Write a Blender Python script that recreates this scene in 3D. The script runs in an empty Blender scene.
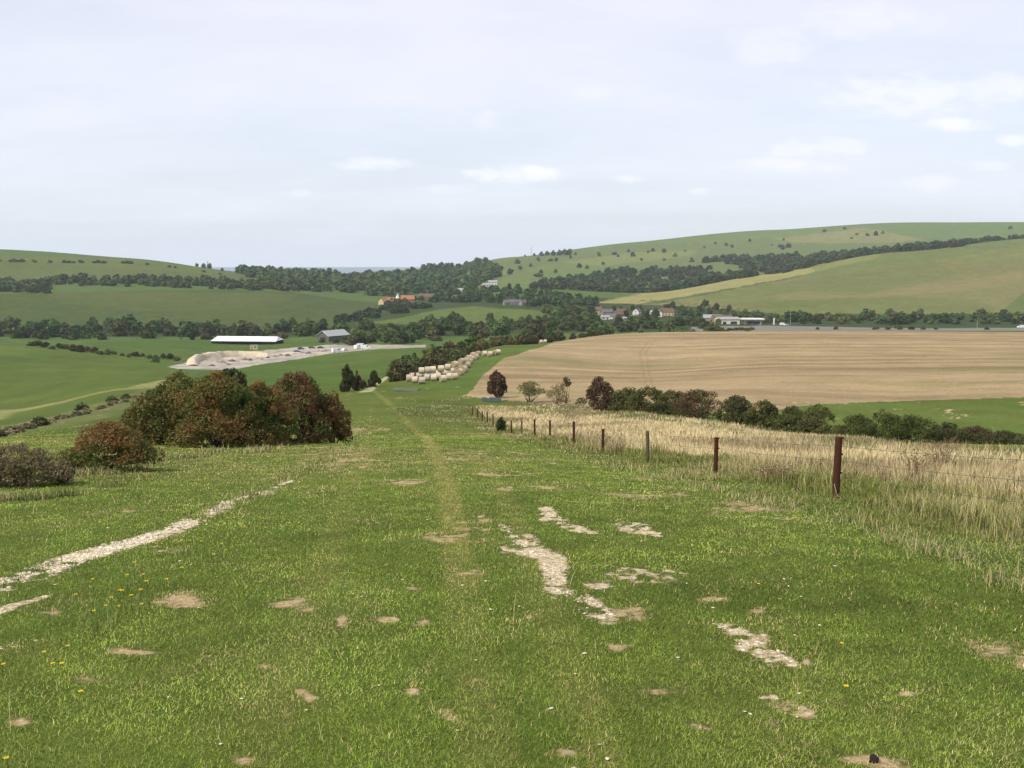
import bpy, math, random
import numpy as np
from mathutils import Vector, Matrix

rng = np.random.default_rng(11)
random.seed(11)
scene = bpy.context.scene
COL = scene.collection
R_ = math.radians

# ------------------------------------------------------------------ camera model
F = 924.0
EYE_V = 265.0
PITCH = math.atan((384 - EYE_V) / F)
CP, SP = math.cos(PITCH), math.sin(PITCH)

def slopes(u, v):
    """photo pixel -> (X/Y, z/Y) of the sight line from the eye at the origin"""
    x = (np.asarray(u, float) - 512) / F
    y = -(np.asarray(v, float) - 384) / F
    d = CP + y * SP
    return x / d, (-SP + y * CP) / d

def project(X, Y, Z):
    dep = Y * CP - Z * SP
    dep = np.where(dep > 0.05, dep, np.nan)
    up = Y * SP + Z * CP
    return 512 + F * X / dep, 384 - F * up / dep

# ------------------------------------------------------------------ numpy noise
def _hash(ix, iy, iz, seed):
    h = (ix.astype(np.int64) * 374761393 + iy.astype(np.int64) * 668265263 + iz.astype(np.int64) * 2147483647 + seed * 974634541) & 0xFFFFFFFF
    h = ((h ^ (h >> 13)) * 1274126177) & 0xFFFFFFFF
    h = h ^ (h >> 16)
    return (h & 0xFFFFFF) / float(0xFFFFFF)

def vnoise(x, y, seed=0):
    x = np.asarray(x, float); y = np.asarray(y, float)
    ix = np.floor(x).astype(np.int64); iy = np.floor(y).astype(np.int64)
    fx = x - ix; fy = y - iy
    fx = fx * fx * (3 - 2 * fx); fy = fy * fy * (3 - 2 * fy)
    o = np.zeros_like(ix)
    a = _hash(ix, iy, o, seed); b = _hash(ix + 1, iy, o, seed)
    c = _hash(ix, iy + 1, o, seed); d = _hash(ix + 1, iy + 1, o, seed)
    return (a * (1 - fx) + b * fx) * (1 - fy) + (c * (1 - fx) + d * fx) * fy

def fbm(x, y, seed=0, octv=4):
    s = 0; a = .5; t = 0
    for k in range(octv):
        s = s + a * vnoise(x * 2 ** k + 13.7 * k, y * 2 ** k - 7.1 * k, seed + k); t += a; a *= .5
    return s / t

def vnoise3(p, seed=0):
    p = np.asarray(p, float)
    i = np.floor(p).astype(np.int64); f = p - i; f = f * f * (3 - 2 * f)
    r = 0
    for dx in (0, 1):
        for dy in (0, 1):
            for dz in (0, 1):
                w = (f[:, 0] if dx else 1 - f[:, 0]) * (f[:, 1] if dy else 1 - f[:, 1]) * (f[:, 2] if dz else 1 - f[:, 2])
                r = r + w * _hash(i[:, 0] + dx, i[:, 1] + dy, i[:, 2] + dz, seed)
    return r

def sstep(a, b, x):
    t = np.clip((np.asarray(x, float) - a) / (b - a), 0, 1)
    return t * t * (3 - 2 * t)

def pchip(xk, yk, x):
    xk = np.asarray(xk, float); yk = np.asarray(yk, float); x = np.clip(x, xk[0], xk[-1])
    h = np.diff(xk); d = np.diff(yk) / h
    m = np.zeros_like(yk)
    for i in range(1, len(xk) - 1):
        if d[i - 1] * d[i] > 0:
            w1 = 2 * h[i] + h[i - 1]; w2 = h[i] + 2 * h[i - 1]
            m[i] = (w1 + w2) / (w1 / d[i - 1] + w2 / d[i])
    m[0] = d[0]; m[-1] = d[-1]
    k = np.clip(np.searchsorted(xk, x) - 1, 0, len(xk) - 2)
    t = (x - xk[k]) / h[k]
    return ((1 + 2 * t) * (1 - t) ** 2 * yk[k] + t * (1 - t) ** 2 * h[k] * m[k]
            + t * t * (3 - 2 * t) * yk[k + 1] + t * t * (t - 1) * h[k] * m[k + 1])

# ------------------------------------------------------------------ the lie of the land
def PL(Y): return 265 + F * (.155 + 1.65 / Y)          # row of the near slope at distance Y
SURVEY = {   # bearing (as photo column): distance -> row at which that ground lies
 -140: [(40,PL(40)),(60,438),(100,431),(150,426),(200,420),(230,414),(350,372),(480,338),(520,337),(620,343),(720,338),(900,327),(1250,281),(1400,268),(1700,242),(1900,243),(2600,285),(9000,266)],
 0:   [(40,PL(40)),(60,437),(100,429),(150,423),(200,415.5),(230,409),(350,373),(480,342),(520,341),(620,345),(720,340),(900,327),(1250,285),(1400,274),(1700,249),(1900,250),(2600,285),(9000,266.5)],
 128: [(40,PL(40)),(60,434),(100,418),(150,404),(200,394),(220,389),(420,362),(455,357),(500,352.5),(650,341),(720,339),(900,327),(1250,289),(1350,281),(1700,257.5),(1900,259),(2600,284),(9000,266.8)],
 256: [(40,PL(40)),(80,426),(120,411),(170,398),(250,384.5),(350,372),(440,365.5),(520,357),(600,348),(650,345),(720,340),(900,328),(950,324),(1250,291),(1400,285),(1700,275),(1850,273),(2600,282),(9000,267)],
 384: [(40,PL(40)),(80,424),(120,408),(170,391),(200,384),(260,374),(500,350),(560,346),(620,342),(800,327),(1000,316),(1300,303),(1500,291),(2000,276),(2300,271),(2900,278),(9000,267)],
 448: [(40,PL(40)),(80,426),(120,409.5),(170,389),(210,375),(280,362),(380,356),(560,346),(640,341),(850,323),(900,321),(1080,308),(1200,303),(1500,289),(2100,273),(2400,267),(2900,275),(9000,267)],
 512: [(40,PL(40)),(80,427),(105,415.5),(145,400),(170,388),(260,353),(310,345.5),(380,346),(560,343),(700,333),(900,321),(1050,308),(1200,302),(1500,285),(2000,270),(2600,257),(3100,262),(9000,267)],
 640: [(40,PL(40)),(60,430),(85,417),(100,412),(125,401),(250,363),(420,333.5),(460,333),(650,338),(800,325),(1000,315),(1100,309),(1200,304),(1400,293),(1500,294),(1650,289),(2000,270),(2500,255),(2900,241.5),(3300,243),(9000,267)],
 768: [(40,PL(40)),(60,439),(80,431),(115,403),(250,357),(430,331.5),(470,331.5),(640,336),(735,328.5),(850,325),(950,320),(1000,314),(1500,274.5),(1600,277),(1750,271),(2150,258),(2600,245),(3000,230),(3400,232),(9000,267)],
 896: [(40,PL(40)),(62,446),(95,428),(125,401),(250,355),(440,331),(480,331.5),(640,336),(735,328.5),(850,326),(950,320),(1000,314),(1300,285),(1650,252),(1750,254),(1900,253),(2200,247),(2600,236),(3200,222.5),(3600,225),(9000,267)],
 1024:[(40,PL(40)),(58,455),(90,433),(125,396),(250,354),(440,331),(480,331.5),(640,336),(735,328.5),(850,326),(950,320),(1000,313),(1300,281),(1750,238),(1850,241),(2000,240),(2300,236),(2700,229),(3200,222),(3600,225),(9000,267)],
 1164:[(40,PL(40)),(58,460),(90,440),(125,396),(250,354),(440,331),(480,331.5),(640,336),(735,328.5),(850,326),(950,320),(1000,312),(1300,277),(1750,226),(1850,230),(2000,229),(2300,228),(2700,226),(3200,222),(3600,225),(9000,267)],
}
NL = 700
LOGR = np.linspace(math.log(30), math.log(9500), NL)
_us = sorted(SURVEY)
_TH = np.array([math.atan(float(slopes(u, 320)[0])) for u in _us])
_cols = []
for u, th in zip(_us, _TH):
    ks = SURVEY[u]
    Yk = np.array([k[0] for k in ks], float)
    zk = np.array([float(slopes(u, k[1])[1]) for k in ks]) * Yk
    _cols.append(pchip(np.log(Yk), zk, LOGR + math.log(math.cos(th))))
_cols = np.array(_cols)
NT = 400
THG = np.linspace(_TH[0], _TH[-1], NT)
TAB = np.array([pchip(_TH, _cols[:, j], THG) for j in range(NL)]).T     # NT x NL
k = np.array([.25, .5, .25])
for _ in range(3):
    P_ = np.pad(TAB, ((0, 0), (1, 1)), 'edge'); TAB = .25 * P_[:, :-2] + .5 * P_[:, 1:-1] + .25 * P_[:, 2:]

def H(X, Y):
    X = np.asarray(X, float); Y = np.asarray(Y, float)
    th = np.arctan2(X, Y); R = np.hypot(X, Y)
    ti = np.clip((th - THG[0]) / (THG[1] - THG[0]), 0, NT - 1.001)
    ri = np.clip((np.log(np.maximum(R, 1e-3)) - LOGR[0]) / (LOGR[1] - LOGR[0]), 0, NL - 1.001)
    a = ti.astype(int); b = ri.astype(int); fa = ti - a; fb = ri - b
    zt = (TAB[a, b] * (1 - fa) + TAB[a + 1, b] * fa) * (1 - fb) + (TAB[a, b + 1] * (1 - fa) + TAB[a + 1, b + 1] * fa) * fb
    zf = -1.65 - .155 * Y - .26 * np.exp(-((Y - 34) / 13) ** 2) * sstep(-3, 4, X)
    zb = -1.65 - 60 * np.tanh(.155 * Y / 60)
    w = sstep(R_(41), R_(75), np.abs(th))
    z = zf * (1 - sstep(38, 75, R)) + zt * sstep(38, 75, R)
    z = z * (1 - w) + zb * w
    z = z + .05 * (fbm(X * .9, Y * .9, 3, 3) - .5) * sstep(1, 3, R) + .22 * (fbm(X * .11, Y * .11, 5, 3) - .5) * sstep(4, 25, R)
    z = z + 1.6 * (fbm(X * .006, Y * .006, 9, 3) - .5) * sstep(250, 900, R)
    return z

_YS = np.exp(np.linspace(math.log(2.0), math.log(9000), 2600))
def hit(u, v, lo=2.0):
    """first point of the ground met by a sight line"""
    a, s = slopes(u, v)
    ys = _YS[_YS >= lo]
    d = H(a * ys, ys) - s * ys
    i = np.argmax(d > 0)
    if d[i] <= 0: i = len(ys) - 1
    if i > 0:
        t = -d[i - 1] / (d[i] - d[i - 1] + 1e-9); y = ys[i - 1] + max(0, min(1, t)) * (ys[i] - ys[i - 1])
    else: y = ys[0]
    x = float(a) * y
    return Vector((x, float(y), float(H(x, y))))

def on(u, Y, dz=0):
    """the ground point at distance Y on the bearing of column u"""
    a = float(slopes(u, 320)[0])
    return Vector((a * Y, Y, float(H(a * Y, Y)) + dz))

# ------------------------------------------------------------------ object helpers
def tag(o, label=None, cat=None, group=None, kind=None):
    if label: o['label'] = label
    if cat: o['category'] = cat
    if group: o['group'] = group
    if kind: o['kind'] = kind
    return o

def link(name, mesh, parent=None, loc=None):
    o = bpy.data.objects.new(name, mesh); COL.objects.link(o)
    if parent: o.parent = parent
    if loc is not None: o.location = loc
    return o

def empty(name, loc, rz=0):
    o = bpy.data.objects.new(name, None); COL.objects.link(o)
    o.empty_display_size = .2
    o.location = loc; o.rotation_euler = (0, 0, rz)
    return o

def copy_tree(o, parent=None):
    c = o.copy(); COL.objects.link(c)
    if parent: c.parent = parent
    for ch in o.children: copy_tree(ch, c)
    return c

def np_mesh(name, verts, faces, mats, colors=None, attrs=None, matidx=None, smooth=False):
    """faces: list of (M,k) index arrays"""
    me = bpy.data.meshes.new(name)
    verts = np.asarray(verts, np.float32)
    me.vertices.add(len(verts)); me.vertices.foreach_set('co', verts.ravel())
    faces = [np.asarray(f, np.int32) for f in faces if len(f)]
    tot = np.concatenate([np.full(len(f), f.shape[1], np.int32) for f in faces])
    loops = np.concatenate([f.ravel() for f in faces])
    start = np.concatenate([[0], np.cumsum(tot)[:-1]]).astype(np.int32)
    me.loops.add(len(loops)); me.loops.foreach_set('vertex_index', loops)
    me.polygons.add(len(tot)); me.polygons.foreach_set('loop_start', start); me.polygons.foreach_set('loop_total', tot)
    if matidx is not None: me.polygons.foreach_set('material_index', np.asarray(matidx, np.int32))
    if smooth: me.polygons.foreach_set('use_smooth', np.ones(len(tot), bool))
    me.update(calc_edges=True)
    if colors is not None:
        c = np.ones((len(verts), 4), np.float32); c[:, :3] = colors
        at = me.color_attributes.new('Col', 'FLOAT_COLOR', 'POINT'); at.data.foreach_set('color', c.ravel())
    for nme, val in (attrs or {}).items():
        at = me.attributes.new(nme, 'FLOAT', 'POINT'); at.data.foreach_set('value', np.asarray(val, np.float32))
    for m in (mats if isinstance(mats, (list, tuple)) else [mats]): me.materials.append(m)
    return me

class MB:
    """collects boxes, tubes and free faces; build() makes ONE mesh object of them"""
    def __init__(s): s.v = []; s.f = []; s.m = []
    def face(s, pts, mi=0):
        n = len(s.v); s.v += [tuple(p) for p in pts]; s.f.append(list(range(n, n + len(pts)))); s.m.append(mi)
    def box(s, c, d, rz=0, mi=0, taper=1.0):
        n = len(s.v); cr, sr = math.cos(rz), math.sin(rz)
        for dz in (-1, 1):
            t = taper if dz > 0 else 1
            for dx, dy in ((-1, -1), (1, -1), (1, 1), (-1, 1)):
                x, y = dx * d[0] / 2 * t, dy * d[1] / 2 * t
                s.v.append((c[0] + x * cr - y * sr, c[1] + x * sr + y * cr, c[2] + dz * d[2] / 2))
        for q in ((0, 3, 2, 1), (4, 5, 6, 7), (0, 1, 5, 4), (1, 2, 6, 5), (2, 3, 7, 6), (3, 0, 4, 7)):
            s.f.append([n + i for i in q]); s.m.append(mi)
    def tube(s, pts, rad, seg=8, mi=0, caps=True):
        pts = [Vector(p) for p in pts]; n0 = len(s.v)
        if not isinstance(rad, (list, tuple)): rad = [rad] * len(pts)
        for i, p in enumerate(pts):
            t = (pts[min(i + 1, len(pts) - 1)] - pts[max(i - 1, 0)]).normalized()
            a = t.cross(Vector((0, 0, 1)) if abs(t.z) < .9 else Vector((1, 0, 0))).normalized(); b = t.cross(a)
            for k in range(seg):
                an = 2 * math.pi * k / seg
                s.v.append(tuple(p + (a * math.cos(an) + b * math.sin(an)) * rad[i]))
        for i in range(len(pts) - 1):
            for k in range(seg):
                k2 = (k + 1) % seg
                s.f.append([n0 + i * seg + k, n0 + i * seg + k2, n0 + (i + 1) * seg + k2, n0 + (i + 1) * seg + k]); s.m.append(mi)
        if caps:
            s.f.append([n0 + k for k in range(seg)]); s.m.append(mi)
            s.f.append([n0 + (len(pts) - 1) * seg + k for k in range(seg)]); s.m.append(mi)
    def mesh(s, name, mats, smooth=False):
        me = bpy.data.meshes.new(name); me.from_pydata(s.v, [], s.f)
        for m in (mats if isinstance(mats, (list, tuple)) else [mats]): me.materials.append(m)
        me.polygons.foreach_set('material_index', s.m)
        if smooth: me.polygons.foreach_set('use_smooth', [True] * len(s.f))
        import bmesh
        bm = bmesh.new(); bm.from_mesh(me); bmesh.ops.recalc_face_normals(bm, faces=bm.faces); bm.to_mesh(me); bm.free()
        me.update(); return me
    def build(s, name, mats, parent=None, loc=None, smooth=False):
        return link(name, s.mesh(name, mats, smooth), parent, loc)

# ------------------------------------------------------------------ colours and materials
K = 1.9
def lin(c):
    c = np.asarray(c, float) / 255
    return np.where(c <= .04045, c / 12.92, ((c + .055) / 1.055) ** 2.4)
def alb(r, g, b, k=None):
    """base colour of a thing that looks (r,g,b) in this daylight"""
    return lin((r, g, b)) / (k or K)

def new_mat(name):
    m = bpy.data.materials.new(name); m.use_nodes = True
    nt = m.node_tree; nt.nodes.clear()
    out = nt.nodes.new('ShaderNodeOutputMaterial')
    return m, nt, out

def N(nt, typ, **kw):
    n = nt.nodes.new(typ)
    for k_, v_ in kw.items():
        if k_.startswith('i_'):
            key = k_[2:]; n.inputs[int(key) if key.isdigit() else key.replace('_', ' ')].default_value = v_
        else: setattr(n, k_, v_)
    return n

def mathn(nt, op, a, b=None, clamp=False):
    n = nt.nodes.new('ShaderNodeMath'); n.operation = op; n.use_clamp = clamp
    for i, x in enumerate((a, b)):
        if x is None: continue
        if hasattr(x, 'links'): nt.links.new(x, n.inputs[i])
        else: n.inputs[i].default_value = x
    return n.outputs[0]

def rng_map(nt, x, a, b, c, d, smooth=False):
    n = nt.nodes.new('ShaderNodeMapRange'); n.clamp = True
    if smooth: n.interpolation_type = 'SMOOTHSTEP'
    nt.links.new(x, n.inputs[0])
    for i, q in enumerate((a, b, c, d)): n.inputs[i + 1].default_value = q
    return n.outputs[0]

def mixc(nt, fac, a, b, typ='MIX'):
    n = nt.nodes.new('ShaderNodeMix'); n.data_type = 'RGBA'; n.blend_type = typ
    for sock, x in ((n.inputs[0], fac), (n.inputs[6], a), (n.inputs[7], b)):
        if hasattr(x, 'links'): nt.links.new(x, sock)
        elif isinstance(x, (int, float)): sock.default_value = x
        else: sock.default_value = (*x[:3], 1)
    return n.outputs[2]

def noise(nt, vec, scale, detail=4, rough=.55):
    n = N(nt, 'ShaderNodeTexNoise'); n.inputs['Scale'].default_value = scale
    n.inputs['Detail'].default_value = detail; n.inputs['Roughness'].default_value = rough
    if vec is not None: nt.links.new(vec, n.inputs['Vector'])
    return n.outputs[0]

def leaf_mat(name, trans=.25, rnd=.35, hue=.02, rough=.75, upn=0.0):
    m, nt, out = new_mat(name)
    at = N(nt, 'ShaderNodeAttribute', attribute_name='Col')
    oi = N(nt, 'ShaderNodeObjectInfo')
    val = rng_map(nt, oi.outputs['Random'], 0, 1, 1 - rnd, 1 + rnd)
    hs = N(nt, 'ShaderNodeHueSaturation')
    rr = mathn(nt, 'FRACT', mathn(nt, 'MULTIPLY', oi.outputs['Random'], 7.31))
    nt.links.new(rng_map(nt, rr, 0, 1, .5 - hue, .5 + hue), hs.inputs['Hue'])
    nt.links.new(val, hs.inputs['Value']); nt.links.new(at.outputs['Color'], hs.inputs['Color'])
    p = N(nt, 'ShaderNodeBsdfPrincipled'); p.inputs['Roughness'].default_value = rough
    p.inputs['Specular IOR Level'].default_value = .2
    nt.links.new(hs.outputs[0], p.inputs['Base Color'])
    if upn:
        ge = N(nt, 'ShaderNodeNewGeometry'); va = N(nt, 'ShaderNodeVectorMath', operation='SCALE'); va.inputs['Scale'].default_value = 1 - upn
        nt.links.new(ge.outputs['Normal'], va.inputs[0])
        vb = N(nt, 'ShaderNodeVectorMath', operation='ADD'); vb.inputs[1].default_value = (0, 0, upn); nt.links.new(va.outputs[0], vb.inputs[0])
        vc = N(nt, 'ShaderNodeVectorMath', operation='NORMALIZE'); nt.links.new(vb.outputs[0], vc.inputs[0]); nt.links.new(vc.outputs[0], p.inputs['Normal'])
    t = N(nt, 'ShaderNodeBsdfTranslucent'); nt.links.new(hs.outputs[0], t.inputs['Color'])
    mx = N(nt, 'ShaderNodeMixShader'); mx.inputs[0].default_value = trans
    nt.links.new(p.outputs[0], mx.inputs[1]); nt.links.new(t.outputs[0], mx.inputs[2])
    nt.links.new(mx.outputs[0], out.inputs[0])
    return m

def plain_mat(name, col, rough=.8, scale=3, amt=.2, spec=.3, metal=0, bump=0, stretch=None, col2=None):
    m, nt, out = new_mat(name)
    tc = N(nt, 'ShaderNodeTexCoord')
    vec = tc.outputs['Object']
    if stretch:
        mp = N(nt, 'ShaderNodeMapping'); mp.inputs['Scale'].default_value = stretch
        nt.links.new(vec, mp.inputs[0]); vec = mp.outputs[0]
    nz = noise(nt, vec, scale, 5)
    a = tuple(c * (1 - amt) for c in col); b = col2 if col2 is not None else tuple(min(1, c * (1 + amt)) for c in col)
    c = mixc(nt, rng_map(nt, nz, .3, .7, 0, 1), a, b)
    p = N(nt, 'ShaderNodeBsdfPrincipled'); p.inputs['Roughness'].default_value = rough
    p.inputs['Specular IOR Level'].default_value = spec; p.inputs['Metallic'].default_value = metal
    nt.links.new(c, p.inputs['Base Color'])
    if bump:
        bp = N(nt, 'ShaderNodeBump'); bp.inputs['Strength'].default_value = bump; bp.inputs['Distance'].default_value = .02
        nt.links.new(nz, bp.inputs['Height']); nt.links.new(bp.outputs[0], p.inputs['Normal'])
    nt.links.new(p.outputs[0], out.inputs[0])
    return m

# ------------------------------------------------------------------ marks worn into the turf (world-space strokes)
def stroke(pts, width_px, lo=2.0):
    """pixel polyline -> ground polyline with half widths in metres"""
    res = []
    for (u, v), w in zip(pts, width_px):
        p = hit(u, v, lo); res.append((p.x, p.y, .5 * w * p.y / F))
    return res

def stroke_mask(st, X, Y, soft=.5):
    out = np.zeros(X.shape)
    for (x0, y0, w0), (x1, y1, w1) in zip(st[:-1], st[1:]):
        dx, dy = x1 - x0, y1 - y0; L2 = dx * dx + dy * dy + 1e-9
        t = np.clip(((X - x0) * dx + (Y - y0) * dy) / L2, 0, 1)
        d = np.hypot(X - x0 - t * dx, Y - y0 - t * dy); w = w0 + t * (w1 - w0)
        out = np.maximum(out, np.clip(1.5 - d / w * (.5 / soft) * .5 * 2, 0, 1))
    return out

def blob(u, v, hw, hh):
    hw *= .8; hh *= .75; p = hit(u, v); a = hit(u, v - hh); b = hit(u, v + hh)
    return (p.x, p.y, hw * p.y / F, abs(a.y - b.y) / 2, p.x / p.y)

def blob_mask(bl, X, Y):
    out = np.zeros(X.shape)
    for cx, cy, rx, ry, sk in bl:
        d = np.hypot((X - cx - sk * (Y - cy)) / rx, (Y - cy) / ry)
        out = np.maximum(out, np.clip(1.35 - .75 * d, 0, 1))
    return out

CHALK_S = [stroke([(-70,612),(0,582),(60,566),(120,546),(165,531),(205,514),(245,497),(296,480)], [58,48,42,36,30,22,13,5])]
CHALK_S2 = [stroke([(-10,616),(30,604),(58,593)], [26,22,10]), stroke([(-60,655),(-10,650),(35,636),(48,631)], [34,28,20,8]),
            stroke([(500,524),(520,540),(545,560),(560,582),(585,606),(602,618)], [16,32,34,32,46,26]),
            stroke([(545,508),(560,520),(590,533)], [14,30,24]), stroke([(620,520),(640,528),(665,536)], [12,22,14]),
            stroke([(718,622),(740,636),(770,652),(806,664)], [18,40,46,16])]
CHALK_B = [blob(640,577,36,8), blob(610,583,16,3), blob(660,573,15,5), blob(160,548,20,4), blob(750,645,26,8), blob(510,548,14,6), blob(485,517,8,2),
           blob(798,681,12,3), blob(815,714,34,8), blob(778,700,18,5), blob(668,578,24,7), blob(565,590,22,8), blob(590,612,20,5)]
BARE_B = [blob(*b) for b in ((345,622,10,5),(392,616,14,3),(432,618,12,3.5),(275,668,14,4.5),(410,694,12,5.5),(455,708,26,8),(465,570,20,5),(90,685,24,6),(30,722,18,6),
          (285,605,20,6),(300,612,14,4),(235,655,20,4),(205,662,10,3),(420,588,9,3),(500,685,34,6),(130,757,18,7),(240,752,16,6),(815,708,40,9),(665,690,26,6),(820,722,18,4),
          (700,735,16,5),(872,762,26,6),(905,690,14,3),(135,655,24,5),(630,610,30,8),(540,612,14,4),(610,645,22,5),(750,612,12,4),(690,655,18,4),(470,520,26,3),(545,488,24,3),(500,490,16,2),
          (355,430,14,4),(350,452,26,5),(335,465,20,5),(715,600,14,4),(460,655,14,4),(570,760,24,5),(780,735,22,6),(300,700,10,3),(60,610,30,4),(180,600,30,6))]
WORN = [stroke([(490,790),(478,700),(466,610),(455,545),(448,490),(440,462),(424,436),(398,410),(378,394),(370,389)], [56,46,37,27,18,13,9,6,4,3]),
        stroke([(250,800),(300,640),(340,520),(360,460),(368,430),(372,400)], [50,44,26,14,8,4]),
        stroke([(620,800),(560,640),(530,560),(505,500),(480,460)], [46,46,34,20,10])]
VERGE = stroke([(200,500),(280,478),(330,452),(362,432)], [50,40,34,20])

def marks(X, Y):
    """chalk, bare earth, worn turf masks at ground points"""
    n = fbm(X * 1.3, Y * .9, 21, 4); n2 = fbm(X * .5, Y * .35, 31, 3)
    Rr = np.hypot(X, Y); q1 = .10 + .035 * Rr
    X0, Y0 = X, Y; X = X0 + q1 * 1.0 * (fbm(X0 * 1.5, Y0 * 1.1, 181, 4) - .5); Y = Y0 + q1 * 2.4 * (fbm(X0 * 1.5, Y0 * 1.1, 187, 4) - .5)
    ch = np.maximum(stroke_mask(CHALK_S[0], X, Y), 0)
    for s in CHALK_S2: ch = np.maximum(ch, stroke_mask(s, X, Y) * .86)
    ch = np.maximum(ch, blob_mask(CHALK_B, X, Y) * .72)
    bsoft = blob_mask(BARE_B, X, Y); X, Y = X0, Y0
    nr = fbm(X * 1.7, Y * 1.2, 23, 5) - .5; nq = fbm(X * 8.5, Y * 6.5, 27, 3) - .5
    ch = np.clip(ch * 1.1, 0, 1) ** 1.1 * np.clip(.82 + 1.9 * nr + 2.3 * nq, 0, 1.1)
    ba = .88 * np.clip(bsoft, 0, 1) ** 1.2 * np.clip(.66 + 2.6 * nr + 2.0 * nq, 0, 1)
    ba = np.maximum(ba, .8 * sstep(.62, .80, n2) * np.clip(.4 + 2.4 * nr + 2.0 * nq, 0, 1))
    ba = np.maximum(ba, np.clip(ch * 1.2, 0, 1) * .45)
    wo = np.clip(stroke_mask(WORN[0], X, Y) * 1.2 * (1 + 1.0 * nr), 0, 1) * (.34 + .50 * sstep(4, 16, Rr)) * np.clip(.75 + 1.6 * nr + 1.0 * nq, .2, 1.1)
    wo = np.maximum(wo, .16 * stroke_mask(WORN[1], X, Y)); wo = np.maximum(wo, .18 * stroke_mask(WORN[2], X, Y))
    return ch, ba, wo

# ------------------------------------------------------------------ field boundaries (surveyed as sight lines, kept to a range of distance)
def in_poly(poly, u, v):
    ins = np.zeros(u.shape, bool); n = len(poly)
    for i in range(n):
        x0, y0 = poly[i]; x1, y1 = poly[(i + 1) % n]
        if y0 == y1: continue
        c = ((y0 > v) != (y1 > v)) & (u < (x1 - x0) * (v - y0) / (y1 - y0) + x0)
        ins ^= c
    return ins

STRAW_P = [(430,392),(470,401),(520,402),(600,409),(700,421),(790,432),(900,446),(1024,452),(1300,468),(1300,580),(1024,500),(845,476),(718,460),(605,446),(550,437),(512,427),(487,419),(474,406)]
ROUGH_P = [(462,403),(474,406),(487,419),(512,427),(550,437),(605,446),(718,460),(845,476),(1024,500),(1300,580),(1300,680),(1024,578),(930,548),(845,520),(720,488),(650,472),(560,452),(470,428),(400,415),(395,408)]
def beside(x, y, u):
    """side strip right of the frame: signed distance from the fence line (nan elsewhere)"""
    d = x - (3.7 - .12 * (y - 37)); r = np.hypot(x, y)
    u = np.where(np.isfinite(u), u, -9999)
    return np.where((((u > 1060) & (y > 0)) | (y < 4)) & (x > 0) & (y > -25) & (r < 62), d, np.nan)
def is_straw(x, y, u, v): return in_poly(STRAW_P, u, v) & (u < 1080) | (beside(x, y, u) > 2.8)
def is_rough(x, y, u, v):
    b = beside(x, y, u); return (in_poly(ROUGH_P, u, v) & (u < 1080)) | ((b > -2.0) & (b <= 2.8))
ZONES = [  # name, polygon, nearest, farthest, look, mottle
 ('valley', [(-400,337),(430,337),(600,332),(1500,330),(1500,250),(-400,250)], 480, 1300, (80,95,58), .12),
 ('valley_field', [(-400,420),(0,413),(140,391),(170,384),(170,362),(110,353),(60,345),(0,341),(-400,330)], 195, 505, (106,126,62), .16),
 ('valley_slope', [(-400,480),(-400,425),(0,413),(140,391),(165,386),(240,385),(200,420),(100,436),(0,450)], 62, 235, (104,124,62), .18),
 ('valley_field', [(75,340),(200,340),(330,341),(345,347),(270,352),(200,355),(165,361),(110,352)], 455, 720, (96,124,60), .12),
 ('valley_field', [(150,405),(200,372),(240,368),(280,361),(430,346),(445,352),(400,372),(380,384),(345,398),(240,410)], 185, 548, (98,124,58), .14),
 ('yard', [(168,367),(195,361),(203,353),(270,350),(300,347),(330,344.5),(425,344.5),(425,347.5),(380,348.6),(330,353.5),(285,361),(240,368),(200,372),(180,369)], 400, 640, (214,204,186), .14),
 ('hillside', [(-400,292),(0,292),(50,283),(260,291),(340,293),(396,300),(386,312),(345,322),(330,327),(0,330),(-400,332)], 850, 1330, (102,120,68), .16),
 ('hillside', [(-400,230),(0,240),(130,250),(240,265),(262,285),(60,284),(-400,292)], 1240, 1800, (128,140,88), .13),
 ('valley_field', [(355,324),(400,318),(440,309),(475,306.5),(545,311),(562,318),(545,323),(420,324)], 850, 1120, (114,134,76), .12),
 ('stubble_field', [(466,396),(480,376),(505,358),(545,344),(600,334),(720,328),(1500,326),(1500,400),(1024,397),(900,401),(820,405),(760,414),(680,414),(600,408),(520,402)], 103, 478, (198,175,132), .07),
 ('field_margin', [(395,392),(450,365),(520,345),(560,339),(547,345),(505,358),(482,376),(468,396),(430,398)], 165, 420, (112,134,68), .14),
 ('field_margin', [(700,416),(760,412),(820,404),(900,400.5),(1024,397),(1500,400),(1500,480),(1024,450),(820,440),(700,425)], 82, 133, (118,138,72), .16),
 ('road', [(690,325.8),(1500,325.2),(1500,331.5),(690,331.5)], 690, 868, (158,152,142), .06),
 ('golden_hill', [(596,302),(640,293),(700,285),(768,273),(860,255),(896,250),(1024,236),(1500,200),(1500,313.5),(770,314),(700,307),(640,304.5)], 975, 1800, (158,154,104), .10),
 ('hills', [(430,200),(1500,200),(1500,262),(900,262),(760,285),(640,296),(430,300)], 1480, 3700, (130,142,98), .15),
]
# ------------------------------------------------------------------ ground mesh
th = np.concatenate([np.arange(-180, -39, 4.0), np.arange(-37.5, 37.51, .115), np.arange(41, 177, 4.0)])
th = np.radians(np.unique(np.round(th, 4)))
rr = np.exp(np.arange(math.log(1.0), math.log(9000), .0098))
TT, RR = np.meshgrid(th, rr, indexing='ij')
GX = RR * np.sin(TT); GY = RR * np.cos(TT); GZ = H(GX, GY)
nt_, nr_ = TT.shape
U, V = project(GX, GY, GZ)
U = np.nan_to_num(U, nan=-9999); V = np.nan_to_num(V, nan=-9999)
front = np.abs(TT) < R_(39)
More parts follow.
